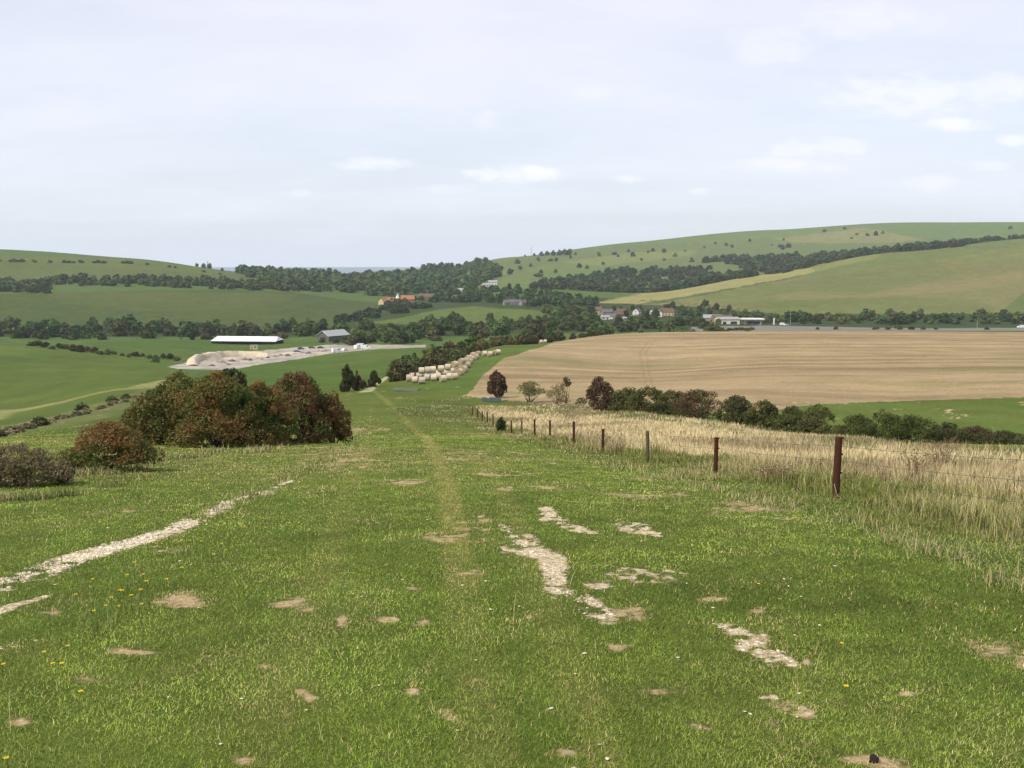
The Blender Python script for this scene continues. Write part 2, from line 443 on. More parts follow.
# ragged boundaries: wander of a few pixels' worth in the world
wob = np.where(RR > 100, 2.2, 1.0)
Uw = U + 3 * (fbm(GX * .05, GY * .05, 41, 3) - .5); Vw = V + 1.3 * (fbm(GX * .04, GY * .04, 43, 3) - .5)
names = ['pasture', 'dry_grass_field', 'rough_verge']
zone = np.zeros(TT.shape, int)
base = np.zeros(TT.shape + (3,))
mott = np.full(TT.shape, .10)
gn = fbm(GX * .05, GY * .05, 51, 4); gm = fbm(GX * .35, GY * .35, 57, 4)
base[:] = alb(116, 130, 64)
far = RR > 300
base[far] = alb(110, 132, 76)
zone[RR > 520] = len(names); names.append('far_land')
names.append('sea')
for nm, poly, r0, r1, look, mo in ZONES:
    if nm not in names: names.append(nm)
    sel = front & (RR > r0) & (RR < r1)
    idx = np.where(sel)
    ins = in_poly(poly, Uw[idx], Vw[idx])
    idx = (idx[0][ins], idx[1][ins])
    zone[idx] = names.index(nm); base[idx] = alb(*look); mott[idx] = mo
def sub(poly, r0, r1, look, soft=1.0, amount=1.0):
    idx = np.where(front & (RR > r0) & (RR < r1))
    ins = in_poly(poly, Uw[idx], Vw[idx]); idx = (idx[0][ins], idx[1][ins])
    base[idx] = base[idx] * (1 - amount) + alb(*look) * amount
def line(pts, w, lo, look, amount=1.0, rough=0.0, vert=False):
    st = stroke(pts, w, lo)
    if vert: st = [(q[0], q[1], abs(hit(u, v + w_ / 2, lo).y - hit(u, v - w_ / 2, lo).y) / 2) for q, (u, v), w_ in zip(st, pts, w)]
    y0 = min(s[1] for s in st) * .8; y1 = max(s[1] for s in st) * 1.2
    idx = np.where(front & (RR > y0) & (RR < y1))
    m = sstep(.5, .9, stroke_mask(st, GX[idx], GY[idx]) + rough * (gm[idx] - .5)) * amount
    base[idx] = base[idx] * (1 - m[:, None]) + alb(*look) * m[:, None]
zone[(RR > 4300) & (np.abs(U - 400) < 260) & front] = names.index('sea')
# colours within the fields
line([(-60,422),(0,411),(70,400),(140,388),(175,380)], [3.2,3,2.6,2,1], 100, (186,180,128), .95, .4, True)
line([(-40,452),(0,438),(40,424),(90,410),(130,398),(160,388)], [4,4,4,3.5,2.5,1.5], 80, (138,138,98), .8, 1.2, True)
line([(60,434),(120,420),(165,410)], [3,3,2], 60, (88,100,54), .6, .5, True)
sub([(40,290),(300,294),(280,306),(140,312),(60,303)], 900, 1330, (126,132,84), amount=.55)
sub([(0,250),(60,252),(130,259),(240,271),(230,276),(120,268),(0,260)], 1300, 1800, (136,150,92), amount=.6)
sub([(-100,347),(0,347),(40,350),(20,356),(-100,356)], 300, 505, (120,140,72), amount=.6)
sub([(596,303),(640,294),(768,274),(860,256),(880,254),(878,258),(768,282),(690,296),(660,301),(640,304)], 975, 1800, (193,184,126))
sub([(640,303.5),(690,295.5),(768,281.5),(800,276),(800,277.2),(768,283),(700,296),(660,303.5)], 975, 1800, (120,130,78))
sub([(690,298),(768,284),(900,268),(980,262),(960,275),(880,290),(800,312),(770,313)], 975, 1800, (138,146,90), amount=.65)
sub([(800,260),(900,250),(1000,248),(960,262),(900,270),(830,282)], 975, 1800, (136,144,88), amount=.6)
sub([(868,293),(960,281),(1024,270),(1024,282),(960,292),(870,297)], 975, 1800, (176,160,114), amount=.7)
sub([(770,296),(800,290),(860,293),(880,297),(840,301),(790,300)], 975, 1800, (170,160,110), amount=.6)
sub([(930,262),(1024,244),(1024,262),(960,272)], 975, 1800, (158,154,102), amount=.6)
sub([(860,305),(960,297),(1010,297),(990,306),(880,308)], 975, 1800, (164,158,108), amount=.6)
sub([(1000,312),(1024,292),(1100,270),(1100,315)], 950, 1800, (118,138,76), amount=.8)
sub([(770,303),(870,296),(980,300),(1000,313),(770,314)], 975, 1800, (130,144,82), amount=.5)
sub([(770,238),(830,232),(865,227),(905,236),(925,240),(880,243),(800,243)], 1900, 3600, (168,163,122), amount=.9)
sub([(860,227),(900,222),(1200,221),(1200,234),(930,238),(900,234)], 1900, 3600, (126,152,96), amount=.9)
sub([(650,243),(760,230),(840,226),(860,228),(780,238),(700,244)], 1900, 3600, (132,152,98), amount=.8)
sub([(455,275),(500,268),(515,273),(480,279),(455,281)], 1300, 2700, (150,160,100), amount=.9)
sub([(500,280),(540,266),(600,262),(620,264),(560,280),(520,290),(500,290)], 1300, 2900, (134,152,98), amount=.8)
sub([(560,262),(640,252),(700,250),(690,256),(600,266)], 1700, 2900, (160,166,108), amount=.7)
sub([(560,250),(640,243),(640,246),(560,255)], 1900, 2900, (124,142,92), amount=.8)
sub([(760,300),(770,296),(850,312),(770,314)], 950, 1050, (146,156,92), amount=.5)
line([(640,300.5),(650,300),(690,304),(770,313.6),(900,314.4),(1024,313.5)], [3]*6, 950, (74,88,52), .9)
line([(652,402),(645,380),(640,352),(652,338)], [3,2.5,2.5,2], 110, (174,152,104), .6, .3)
line([(658,402),(651,380),(646,352),(657,338)], [3,2.5,2.5,2], 110, (172,150,104), .5, .3)
# stubble: rows of mown straw following the drilling, and wheelings
idx = np.where(zone == names.index('stubble_field'))
xs, ys = GX[idx], GY[idx]
ph = ys * (1 + .00035 * xs) + .00045 * (xs - 40) ** 2 + 3.0 * fbm(xs * .01, ys * .01, 61, 2)
rows = fbm(ph * .22, xs * .012, 63, 4); bands = fbm(ph * .05, xs * .006, 67, 3)
f = .79 + .42 * rows + .28 * (bands - .5)
cut = sstep(.60, .70, fbm(ph * .12, xs * .010, 69, 3)) * .48
cc = base[idx] * f[:, None]
gcol = alb(140, 142, 84); g = (sstep(.52, .72, fbm(xs * .03, ph * .05, 71, 4)) * .45 * sstep(430, 180, ys) + .25 * sstep(500, 620, 700 - U[idx] * .35) * 0)
cc = cc * (1 - cut[:, None]) + alb(150, 130, 92) * cut[:, None]
cc = cc * (1 - g[:, None]) + gcol * g[:, None]
base[idx] = cc
gh = np.where(zone == names.index('golden_hill'))
phg = GY[gh] - .18 * GX[gh]
fg = .90 + .20 * fbm(phg * .05, GX[gh] * .004, 81, 4); base[gh] = base[gh] * fg[:, None]
yd = np.where(zone == names.index('yard'))
yn = fbm(GX[yd] * .25, GY[yd] * .12, 83, 4); base[yd] = base[yd] * (.55 + .9 * yn)[:, None]
base[yd] = np.where((U[yd] > 330)[:, None], base[yd] * .6 + alb(176, 172, 152) * .4, base[yd])
# near slope
near = (np.abs(TT) < R_(112)) & (RR < 135)
idx = np.where(near)
st_in = is_straw(GX[idx], GY[idx], U[idx], V[idx]) & (RR[idx] > 5) & (RR[idx] < 128) & (zone[idx] == 0)
rg_in = is_rough(GX[idx], GY[idx], U[idx], V[idx]) & (RR[idx] < 175)
zi = zone[idx]; zi[st_in] = 1; zi[rg_in & ~st_in & (zi == 0)] = 2; zone[idx] = zi
b_ = base[idx]; b_[st_in] = alb(176, 158, 108); b_[rg_in & ~st_in] = alb(100, 116, 60); base[idx] = b_
CH = np.zeros(TT.shape); BA = np.zeros(TT.shape); WO = np.zeros(TT.shape)
idx = np.where((RR < 180) & front)
CH[idx], BA[idx], WO[idx] = marks(GX[idx], GY[idx])
wm = np.clip(WO * 1.1, 0, 1)[..., None]
past = (zone == 0)
dryn = sstep(.5, .75, fbm(GX * .16, GY * .10, 91, 4)) * .40 * past
base = np.where(past[..., None], base * (1 - .85 * wm) + alb(164, 158, 92) * .9 * wm, base)
base = base * (1 - dryn[..., None]) + alb(132, 138, 76) * dryn[..., None]
gz_ = np.isin(zone, [names.index(q) for q in ('valley_field', 'valley_slope', 'hillside', 'hills', 'field_margin')]) | ((zone == 0) & (RR > 55))
idx = np.where(gz_); xs, ys = GX[idx], GY[idx]
m_ = .45 * sstep(.42, .72, fbm(xs * .018, ys * .014, 191, 4)) + .38 * sstep(.46, .70, fbm(xs * .09, ys * .05, 193, 4)) + .12
base[idx] = base[idx] * (1 - m_[:, None] * .42) + alb(138, 136, 80) * (m_[:, None] * .42)
line([(365,392),(374,386),(384,379),(392,374),(402,370)], [16,8,7,6,5], 120, (222,210,180), 1.0, .5)
gsel = np.isin(zone, [names.index(q) for q in ('valley', 'valley_field', 'valley_slope', 'hillside', 'hills', 'field_margin', 'golden_hill', 'far_land', 'pasture')])
base = np.where(gsel[..., None], base * np.array([.90, .97, .74]), base)
base = np.where((zone == names.index('hillside'))[..., None], base * .82, base)
base = np.where((zone == names.index('golden_hill'))[..., None], base * np.array([.93, .90, 1.0]), base)
base = base * (1 + mott * 2 * (gn - .5) + mott * 1.2 * (gm - .5))[..., None]

def ground_mat():
    m, nt, out = new_mat('ground_cover')
    tc = N(nt, 'ShaderNodeTexCoord'); vec = tc.outputs['Object']
    at = N(nt, 'ShaderNodeAttribute', attribute_name='Col')
    ach = N(nt, 'ShaderNodeAttribute', attribute_name='chalk'); aba = N(nt, 'ShaderNodeAttribute', attribute_name='bare')
    n1 = noise(nt, vec, 17, 6, .75); n2 = noise(nt, vec, 1.6, 5, .6); n3 = noise(nt, vec, .09, 6, .65)
    v1 = rng_map(nt, n1, .3, .7, .72, 1.28); v2 = rng_map(nt, n2, .3, .7, .80, 1.20); v3 = rng_map(nt, n3, .3, .7, .84, 1.16)
    v = mathn(nt, 'MULTIPLY', mathn(nt, 'MULTIPLY', v1, v2), v3)
    hs = N(nt, 'ShaderNodeHueSaturation'); nt.links.new(at.outputs['Color'], hs.inputs['Color']); nt.links.new(v, hs.inputs['Value'])
    nt.links.new(rng_map(nt, noise(nt, vec, .5, 4), .3, .7, .49, .51), hs.inputs['Hue'])
    # bare earth
    nb = noise(nt, vec, 9, 6, .7)
    fb = rng_map(nt, mathn(nt, 'ADD', aba.outputs['Fac'], rng_map(nt, nb, .3, .7, -.34, .34)), .22, .80, 0, 1, True)
    soil = mixc(nt, rng_map(nt, noise(nt, vec, 30, 4), .35, .65, 0, 1), tuple(alb(182, 154, 112, 1.6)), tuple(alb(222, 200, 158, 1.5)))
    c = mixc(nt, fb, hs.outputs[0], soil)
    # chalk
    nc = noise(nt, vec, 11, 8, .75)
    fc = rng_map(nt, mathn(nt, 'ADD', ach.outputs['Fac'], rng_map(nt, nc, .3, .7, -.42, .42)), .36, .60, 0, 1, True)
    vo = N(nt, 'ShaderNodeTexVoronoi'); vo.inputs['Scale'].default_value = 16; nt.links.new(vec, vo.inputs['Vector'])
    st = mixc(nt, rng_map(nt, vo.outputs['Distance'], .2, .75, 0, 1), tuple(alb(236, 221, 188, 1.35)), tuple(alb(190, 170, 132, 1.5)))
    c = mixc(nt, fc, c, st)
    p = N(nt, 'ShaderNodeBsdfPrincipled'); p.inputs['Roughness'].default_value = .95; p.inputs['Specular IOR Level'].default_value = .05
    nt.links.new(c, p.inputs['Base Color'])
    bp = N(nt, 'ShaderNodeBump'); bp.inputs['Strength'].default_value = .5; bp.inputs['Distance'].default_value = .05
    nt.links.new(mathn(nt, 'ADD', n1, mathn(nt, 'MULTIPLY', fc, vo.outputs['Distance'])), bp.inputs['Height']); nt.links.new(bp.outputs[0], p.inputs['Normal'])
    nt.links.new(p.outputs[0], out.inputs[0])
    return m
M_GROUND = ground_mat()
M_SEA = plain_mat('sea_water', (.05, .09, .13), .3, .01, .2, .5)

verts = np.stack([GX, GY, GZ], -1).reshape(-1, 3)
ii = (np.arange(nt_)[:, None] * nr_ + np.arange(nr_ - 1)[None, :])
jj = (np.roll(np.arange(nt_), -1)[:, None] * nr_ + np.arange(nr_ - 1)[None, :])
quads = np.stack([ii, ii + 1, jj + 1, jj], -1)        # nt x nr-1 x 4
fz = zone[:, :-1]
cflat = np.clip(base.reshape(-1, 3), .004, .9); chf = CH.reshape(-1); baf = BA.reshape(-1)
tot_v = len(verts)
for zi, nm in enumerate(names):
    fs = quads[fz == zi]
    if not len(fs): continue
    used = np.unique(fs); remap = np.full(tot_v + 1, -1, np.int64); remap[used] = np.arange(len(used))
    vv = verts[used]; cc = cflat[used]; fl = [remap[fs]]; ch_, ba_ = chf[used], baf[used]
    if nm == 'pasture':
        ring = remap[np.arange(nt_) * nr_]
        vv = np.vstack([vv, [[0, 0, float(H(0., 0.))]]]); cc = np.vstack([cc, alb(104, 129, 58)[None]])
        ch_ = np.append(ch_, 0); ba_ = np.append(ba_, 0)
        fl.append(np.stack([np.full(nt_, len(vv) - 1), ring, np.roll(ring, -1)], -1))
    me = np_mesh(nm, vv, fl, M_SEA if nm == 'sea' else M_GROUND, cc, {'chalk': ch_, 'bare': ba_}, smooth=True)
    me.flip_normals()
    tag(link(nm, me), kind='structure')

# ------------------------------------------------------------------ grass
def blades(name, root, h, w, yaw, lean, colr, mats, bend=.35, seg=2, kind='stuff', label=None, parent=None):
    n = len(root)
    dx, dy = np.cos(yaw), np.sin(yaw)                       # lean direction
    sx, sy = -dy, dx                                        # width direction
    sl, cl = np.sin(lean), np.cos(lean)
    V_ = []
    hw = w / 2
    side = np.stack([sx * hw, sy * hw, np.zeros(n)], -1)
    tip = root + np.stack([dx * sl * h, dy * sl * h, cl * h], -1)
    if seg == 2:
        mid = root + np.stack([dx * sl * h * bend, dy * sl * h * bend, cl * h * .6], -1)
        vs = np.stack([root - side, root + side, mid + side * .8, mid - side * .8, tip], 1).reshape(-1, 3)
        b = np.arange(n)[:, None] * 5
        fs = [b + np.array([[0, 1, 2, 3]]), b + np.array([[3, 2, 4]])]
        kk = 5
    else:
        vs = np.stack([root - side, root + side, tip], 1).reshape(-1, 3)
        b = np.arange(n)[:, None] * 3
        fs = [b + np.array([[0, 1, 2]])]; kk = 3
    me = np_mesh(name, vs, fs, mats, np.repeat(np.clip(colr, .003, .9), kk, 0))
    o = link(name, me, parent)
    tag(o, label, None, None, kind)
    return o

M_GRASS = leaf_mat('grass_blades', .12, 0, 0, .7, .72)
def sample_polar(n, r0, r1, p, t0=-36, t1=36):
    """radius with areal density ~ r^-p"""
    q = 2 - p
    r = (r0 ** q + rng.random(n) * (r1 ** q - r0 ** q)) ** (1 / q)
    t = np.radians(t0 + (t1 - t0) * rng.random(n))
    return r * np.sin(t), r * np.cos(t), r

# short turf
def turf(n, r1, t0, t1):
    gx, gy, gr = sample_polar(n, 2.3, r1, 1.78, t0, t1)
    gz = H(gx, gy); gu, gv = project(gx, gy, gz)
    ch, ba, wo = marks(gx, gy)
    nzf = fbm(gx * 4, gy * 4, 101, 3)
    keep = (rng.random(n) > np.clip((ch - .08) * 1.15 + (nzf - .5) * 1.3 * (ch > .05), 0, .95)) & (rng.random(n) > np.clip((ba + (nzf - .5) * .8 * (ba > .05) - .10) * 1.1, 0, .82))
    keep &= rng.random(n) > sstep(45, 98, gr) * .85
    keep &= ~is_straw(gx, gy, gu, gv)
    gx, gy, gr, gz, wo, bak = [a[keep] for a in (gx, gy, gr, gz, wo, ba)]; n = len(gx)
    pat = fbm(gx * .55, gy * .4, 111, 4); pat2 = fbm(gx * .12, gy * .09, 91, 4)
    c1, c2, c3, c4 = alb(120, 145, 48, 1.15), alb(152, 169, 74, 1.15), alb(196, 180, 120, 1.25), alb(92, 114, 40, 1.25)
    t = np.clip((pat - .35) * 2.4 + .35 * rng.standard_normal(n), 0, 1)[:, None]
    colr = c1 * (1 - t) + c2 * t
    d = np.clip((.42 - pat) * 5, 0, 1)[:, None] * .7; colr = colr * (1 - d) + c4 * d
    s = (rng.random(n) < .07 + .60 * np.clip(wo, 0, 1) + .34 * sstep(.48, .72, pat2) + 1.1 * np.clip(bak * 1.3, 0, .8) + .30 * sstep(.55, .72, fbm(gx * 1.6, gy * 1.2, 201, 4)))[:, None]; colr = np.where(s, c3 * (.8 + .4 * rng.random((n, 1))), colr)
    mt = fbm(gx * 3.2, gy * 2.2, 203, 4) - .5; mt2 = fbm(gx * .8, gy * .55, 207, 3) - .5
    colr = colr * np.exp(rng.normal(0, .17, (n, 1)) + 1.1 * mt[:, None] + .45 * mt2[:, None])
    wq = (np.clip(wo, 0, 1) * .82)[:, None]; colr = colr * (1 - wq) + alb(192, 184, 108, 1.0) * wq * np.exp(rng.normal(0, .15, (n, 1)))
    hh = (.016 + .020 * rng.random(n) + .035 * np.clip(.45 - pat, 0, 1)) * (1 + gr * .012) * (1 - .5 * np.clip(wo, 0, 1))
    blades('grass', np.stack([gx, gy, gz - .004], -1), hh, np.maximum(.0024, .00062 * gr) * (.6 + .8 * rng.random(n)), rng.random(n) * 6.283,
           R_(25) + R_(58) * rng.random(n), colr, M_GRASS, label='short green turf covering the slope')

turf(950000, 100, -36, 36)
turf(150000, 40, -62, -36)
turf(190000, 40, 36, 70)

def region_points(n, poly, r0, r1, p, t0=-36, t1=36):
    x, y, r = sample_polar(n, r0, r1, p, t0, t1)
    z = H(x, y); u, v = project(x, y, z)
    k_ = poly(x, y, u, v)
    return x[k_], y[k_], r[k_], z[k_]

# rough verge by the fence
x, y, r, z = region_points(900000, is_rough, 5, 130, 1.3, -8, 95)
n = len(x); pt = fbm(x * .6, y * .4, 121, 4); pt2 = fbm(x * .22, y * .2, 127, 3)
edge = np.zeros(n); u_, v_ = project(x, y, z)
hgt = (.05 + .24 * np.clip(pt * 1.7 - .42, 0, 1) + .07 * rng.random(n)) * (.7 + .3 * np.clip((x * 0 + r) / 20, 0, 1))
inner = in_poly([(487,419),(512,427),(550,437),(605,446),(718,460),(845,476),(1024,500),(1300,580),(1300,640),(1024,545),(845,503),(720,474),(605,455),(512,434)], u_, v_) | (beside(x, y, u_) > -.6)
hgt = hgt * np.where(inner, 1.4, .68)
ok_ = rng.random(n) < np.where(inner, 1, np.clip((pt - .33) * 4, .04, 1))
dryp = np.clip(.24 + 1.8 * (pt2 - .50), .07, .6)
isd = rng.random(n) < dryp
tq = rng.random((n, 1)) * .7; cg = alb(108, 122, 46, 1.35) * (1 - tq) + alb(146, 146, 76, 1.35) * tq
cd = alb(206, 190, 136, 1.25) * (.75 + .4 * rng.random((n, 1)))
colr = np.where(isd[:, None], cd, cg)
hgt = hgt * np.where(isd, 1.25, 1)
wd_ = np.maximum(.005, .00055 * r) * (.6 + .8 * rng.random(n)) * np.where(isd, .62, 1.1)
x, y, z, hgt, wd_, colr = x[ok_], y[ok_], z[ok_], hgt[ok_], wd_[ok_], colr[ok_] * np.exp(rng.normal(0, .2, (ok_.sum(), 1))); n = len(x)
blades('rough_grass', np.stack([x, y, z - .01], -1), hgt, wd_, rng.random(n) * 6.283,
       R_(12) + R_(60) * rng.random(n) ** 1.1, colr, M_GRASS, .22, label='tussocky green and straw grass along the fence')

# dry straw grass beyond the fence
x, y, r, z = region_points(1000000, is_straw, 5, 128, 1.2, -8, 95)
n = len(x); pt = fbm(x * .35, y * .22, 131, 4); pt2 = fbm(x * .9, y * .5, 137, 3)
hgt = .16 + .28 * rng.random(n) + .16 * pt
u_, v_ = project(x, y, z)
topband = sstep(14, 4, v_ - np.interp(u_, [430,470,600,700,790,900,1024,1300], [392,399,409,421,432,446,452,468]))
grn = rng.random(n) < np.clip(.13 + 2.4 * (pt - .50) + 1.2 * (pt2 - .58) + .6 * topband, .05, .85)
cd = alb(210, 192, 144, 1.1) * (.78 + .40 * rng.random((n, 1)))
mot = fbm(x * .28, y * .16, 151, 4); cd = cd * (.72 + .5 * sstep(.32, .62, mot))[:, None]; brn = alb(166, 142, 104, 1.3) * (.8 + .4 * rng.random((n, 1)))
colr = np.where((rng.random(n) < .10 + .35 * sstep(.5, .38, mot))[:, None], brn, cd)
colr = np.where(grn[:, None], alb(124, 130, 76, 1.3) * (.7 + .5 * rng.random((n, 1))), colr)
hgt = np.where(grn, hgt * .8, hgt)
blades('dry_grass', np.stack([x, y, z - .01], -1), hgt, np.maximum(.0045, .00048 * r) * (.5 + .9 * rng.random(n)), rng.random(n) * 6.283,
       R_(8) + R_(62) * rng.random(n) ** 1.1, colr, M_GRASS, label='pale dry seeding grass filling the field beyond the fence')

# straw-coloured fringes: verge of the left track, foot of the bushes, wispy stems
def fringe(pts_w, n, hmin, hmax, colA, colB, mixp, lo=2.0):
    n = int(n * .6); hmax *= .68; mixp *= .75
    st = stroke([p[:2] for p in pts_w], [p[2] for p in pts_w], lo)
    seg = rng.integers(0, len(st) - 1, n); t = rng.random(n)
    S = np.array(st); a = S[seg]; b = S[seg + 1]; p = a + (b - a) * t[:, None]
    off = rng.standard_normal((n, 2)) * .55 * p[:, 2:3]
    x = p[:, 0] + off[:, 0]; y = p[:, 1] + off[:, 1] * 1.3
    cl = fbm(x * 1.2, y * .9, 141, 3); k_ = rng.random(n) < np.clip((cl - .32) * 3, .05, 1)
    x, y = x[k_], y[k_]; m = len(x); r = np.hypot(x, y)
    c = np.where((rng.random(m) < mixp)[:, None], alb(*colA, 1.3), alb(*colB, 1.5)) * (.75 + .45 * rng.random((m, 1)))
    return np.stack([x, y, H(x, y) - .01], -1), hmin + (hmax - hmin) * rng.random(m) ** 1.6, np.maximum(.003, .0006 * r), c
parts = [fringe([(200,520,40),(280,485,40),(330,458,36),(362,434,24),(372,420,12)], 9000, .06, .30, (206,188,130), (120,140,68), .5),
         fringe([(215,452,40),(260,452,40),(300,440,36),(335,425,20)], 5200, .12, .5, (206,188,132), (110,130,62), .65),
         fringe([(60,476,30),(110,474,40),(160,462,30),(210,455,30)], 5200, .1, .45, (196,178,124), (112,132,64), .55),
         fringe([(0,502,30),(70,496,30),(140,478,30)], 3200, .1, .4, (180,165,112), (112,132,64), .45),
         fringe([(40,650,70),(110,610,80),(190,560,70),(270,520,50)], 1500, .05, .22, (176,176,104), (112,142,62), .45),
         fringe([(92,640,26),(112,622,30)], 260, .12, .34, (160,170,96), (110,140,60), .4),
         fringe([(-30,600,14),(60,560,14),(150,530,12),(250,490,8)], 2600, .04, .12, (150,140,84), (104,130,58), .3),
         fringe([(400,398,30),(440,408,40),(480,420,30),(560,450,30),(640,474,30),(740,496,40)], 6000, .08, .3, (200,186,130), (118,138,68), .6),
         fringe([(720,492,40),(850,528,60),(950,560,60),(1024,590,60)], 5200, .10, .36, (206,192,136), (120,140,70), .6),
         fringe([(440,402,10),(470,398,8),(520,402,6),(600,409,6)], 4000, .2, .6, (196,182,134), (120,130,74), .65)]
m_ = 900; x, y, r = sample_polar(m_, 2.6, 26, 1.5); u_, v_ = project(x, y, H(x, y))
parts.append((np.stack([x, y, H(x, y) - .01], -1), .06 + .20 * rng.random(m_) ** 2.2, np.maximum(.0022, .0005 * r), np.where((rng.random(m_) < .6)[:, None], alb(206, 190, 136, 1.3), alb(146, 156, 84, 1.4)) * (.8 + .4 * rng.random((m_, 1)))))
blades('dry_tufts', np.vstack([p[0] for p in parts]), np.concatenate([p[1] for p in parts]), np.concatenate([p[2] for p in parts]),
       rng.random(sum(len(p[0]) for p in parts)) * 6.283, R_(8) + R_(58) * rng.random(sum(len(p[0]) for p in parts)),
       np.vstack([p[3] for p in parts]), M_GRASS, label='straw coloured tufts edging the track and the bushes')

# chalk stones
M_CHALK = plain_mat('chalk_stone', tuple(alb(234, 220, 192, 1.25)), .95, 6, .18, .05)
def stones(n):
    V_ = []; F_ = []
    ico = [(0, 0, 1), (.9, 0, .3), (.28, .86, .3), (-.73, .53, .3), (-.73, -.53, .3), (.28, -.86, .3), (0, 0, -.5)]
    fc = [(0, 1, 2), (0, 2, 3), (0, 3, 4), (0, 4, 5), (0, 5, 1), (6, 2, 1), (6, 3, 2), (6, 4, 3), (6, 5, 4), (6, 1, 5)]
    pts = []
    allst = [(CHALK_S[0], .50, .016)] + [(s, .16, .012) for s in CHALK_S2]
    lens = []
    for st, wgt, sz in allst:
        S = np.array(st); L = np.hypot(*(S[1:, :2] - S[:-1, :2]).T); A = L * (S[1:, 2] + S[:-1, 2]) * wgt
        lens.append(A)
    totA = sum(a.sum() for a in lens)
    for (st, wgt, sz), A in zip(allst, lens):
        m = int(n * A.sum() / totA); S = np.array(st)
        seg = rng.choice(len(A), m, p=A / A.sum()); t = rng.random(m)
        p = S[seg] + (S[seg + 1] - S[seg]) * t[:, None]
        d = S[seg + 1] - S[seg]; nn = np.stack([-d[:, 1], d[:, 0]], -1); nn /= np.linalg.norm(nn, axis=1)[:, None]
        o = rng.normal(0, .62, m) * p[:, 2]
        x = p[:, 0] + nn[:, 0] * o; y = p[:, 1] + nn[:, 1] * o
        s_ = sz * np.exp(rng.normal(-.3, .5, m)) 
        pts.append(np.stack([x, y, H(x, y) - .15 * s_, s_], -1))
    pts = np.vstack(pts)
    kk = marks(pts[:, 0], pts[:, 1])[0] > .10 + .75 * rng.random(len(pts)); pts = pts[kk]
    x, y, r = sample_polar(200, 3, 30, 1.2, -30, 20); pts = np.vstack([pts, np.stack([x, y, H(x, y) + .006, .010 +   .012 * rng.random(200) ** 3], -1)])
    m = len(pts)
    icoA = np.array(ico)[None] * (1 + .35 * rng.standard_normal((m, 7, 1)))
    yaw = rng.random(m) * 6.283; c, s = np.cos(yaw)[:, None], np.sin(yaw)[:, None]
    sx = .8 + .7 * rng.random((m, 1)); X = icoA[..., 0] * sx; Y = icoA[..., 1]
    vv = np.stack([X * c - Y * s, X * s + Y * c, icoA[..., 2] * .42], -1) * pts[:, None, 3:4]
    vv += pts[:, None, :3]
    fs = (np.arange(m)[:, None, None] * 7 + np.array(fc)[None]).reshape(-1, 3)
    return np_mesh('chalk_rubble', vv.reshape(-1, 3), [fs], M_CHALK)
tag(link('chalk_rubble', stones(15000)), 'white chalk stones lying loose in the worn track', kind='stuff')

# ------------------------------------------------------------------ foliage builders
def lobes_for(n, rad, zc, spread, rs, flat=.85):
    L = []
    for i in range(n):
        a = rng.random() * 6.283; e = math.asin(rng.random() * 1.5 - .5) if True else 0
        d = np.array([math.cos(a) * math.cos(e), math.sin(a) * math.cos(e), math.sin(e) * flat])
        c = d * spread * (.75 + .4 * rng.random()); s = rs * (.65 + .7 * rng.random())
        L.append((c[0] * rad[0], c[1] * rad[1], zc + c[2] * rad[2], s * rad[0], s * rad[1], s * rad[2] * .9))
    L.append((0, 0, zc, rad[0] * .66, rad[1] * .66, rad[2] * .7))
    return L

def dome_lobes(w, d, h, clear, n, spray=1.5):
    """uneven masses of foliage filling a rounded, broad-shouldered outline down to its skirt"""
    L = []
    z0 = clear * h
    for i in range(n):
        a = rng.random() * 6.283; r = rng.random() ** .42; t = rng.random() ** 1.25
        sh = (1 - t ** 1.9) ** .55 * (.80 + .20 * min(1, t * 3.5))           # outline at height t
        rr_ = r * sh * .84
        s = .20 + .13 * rng.random()
        L.append((rr_ * w / 2 * math.cos(a), rr_ * d / 2 * math.sin(a), z0 + (h - z0) * (.06 + .80 * t), s * w * .5, s * d * .5, s * (h - z0) * .62))
    for i in range(int(n * spray)):                                          # sprays standing out of the mass
        a = rng.random() * 6.283; t = rng.random() ** .7; sh = (1 - t ** 1.9) ** .55
        s = .06 + .07 * rng.random(); rr_ = sh * (.70 + .17 * rng.random())
        L.append((rr_ * w / 2 * math.cos(a), rr_ * d / 2 * math.sin(a), z0 + (h - z0) * (.08 + .90 * t), s * w * .5, s * d * .5, s * (h - z0)))
    return L

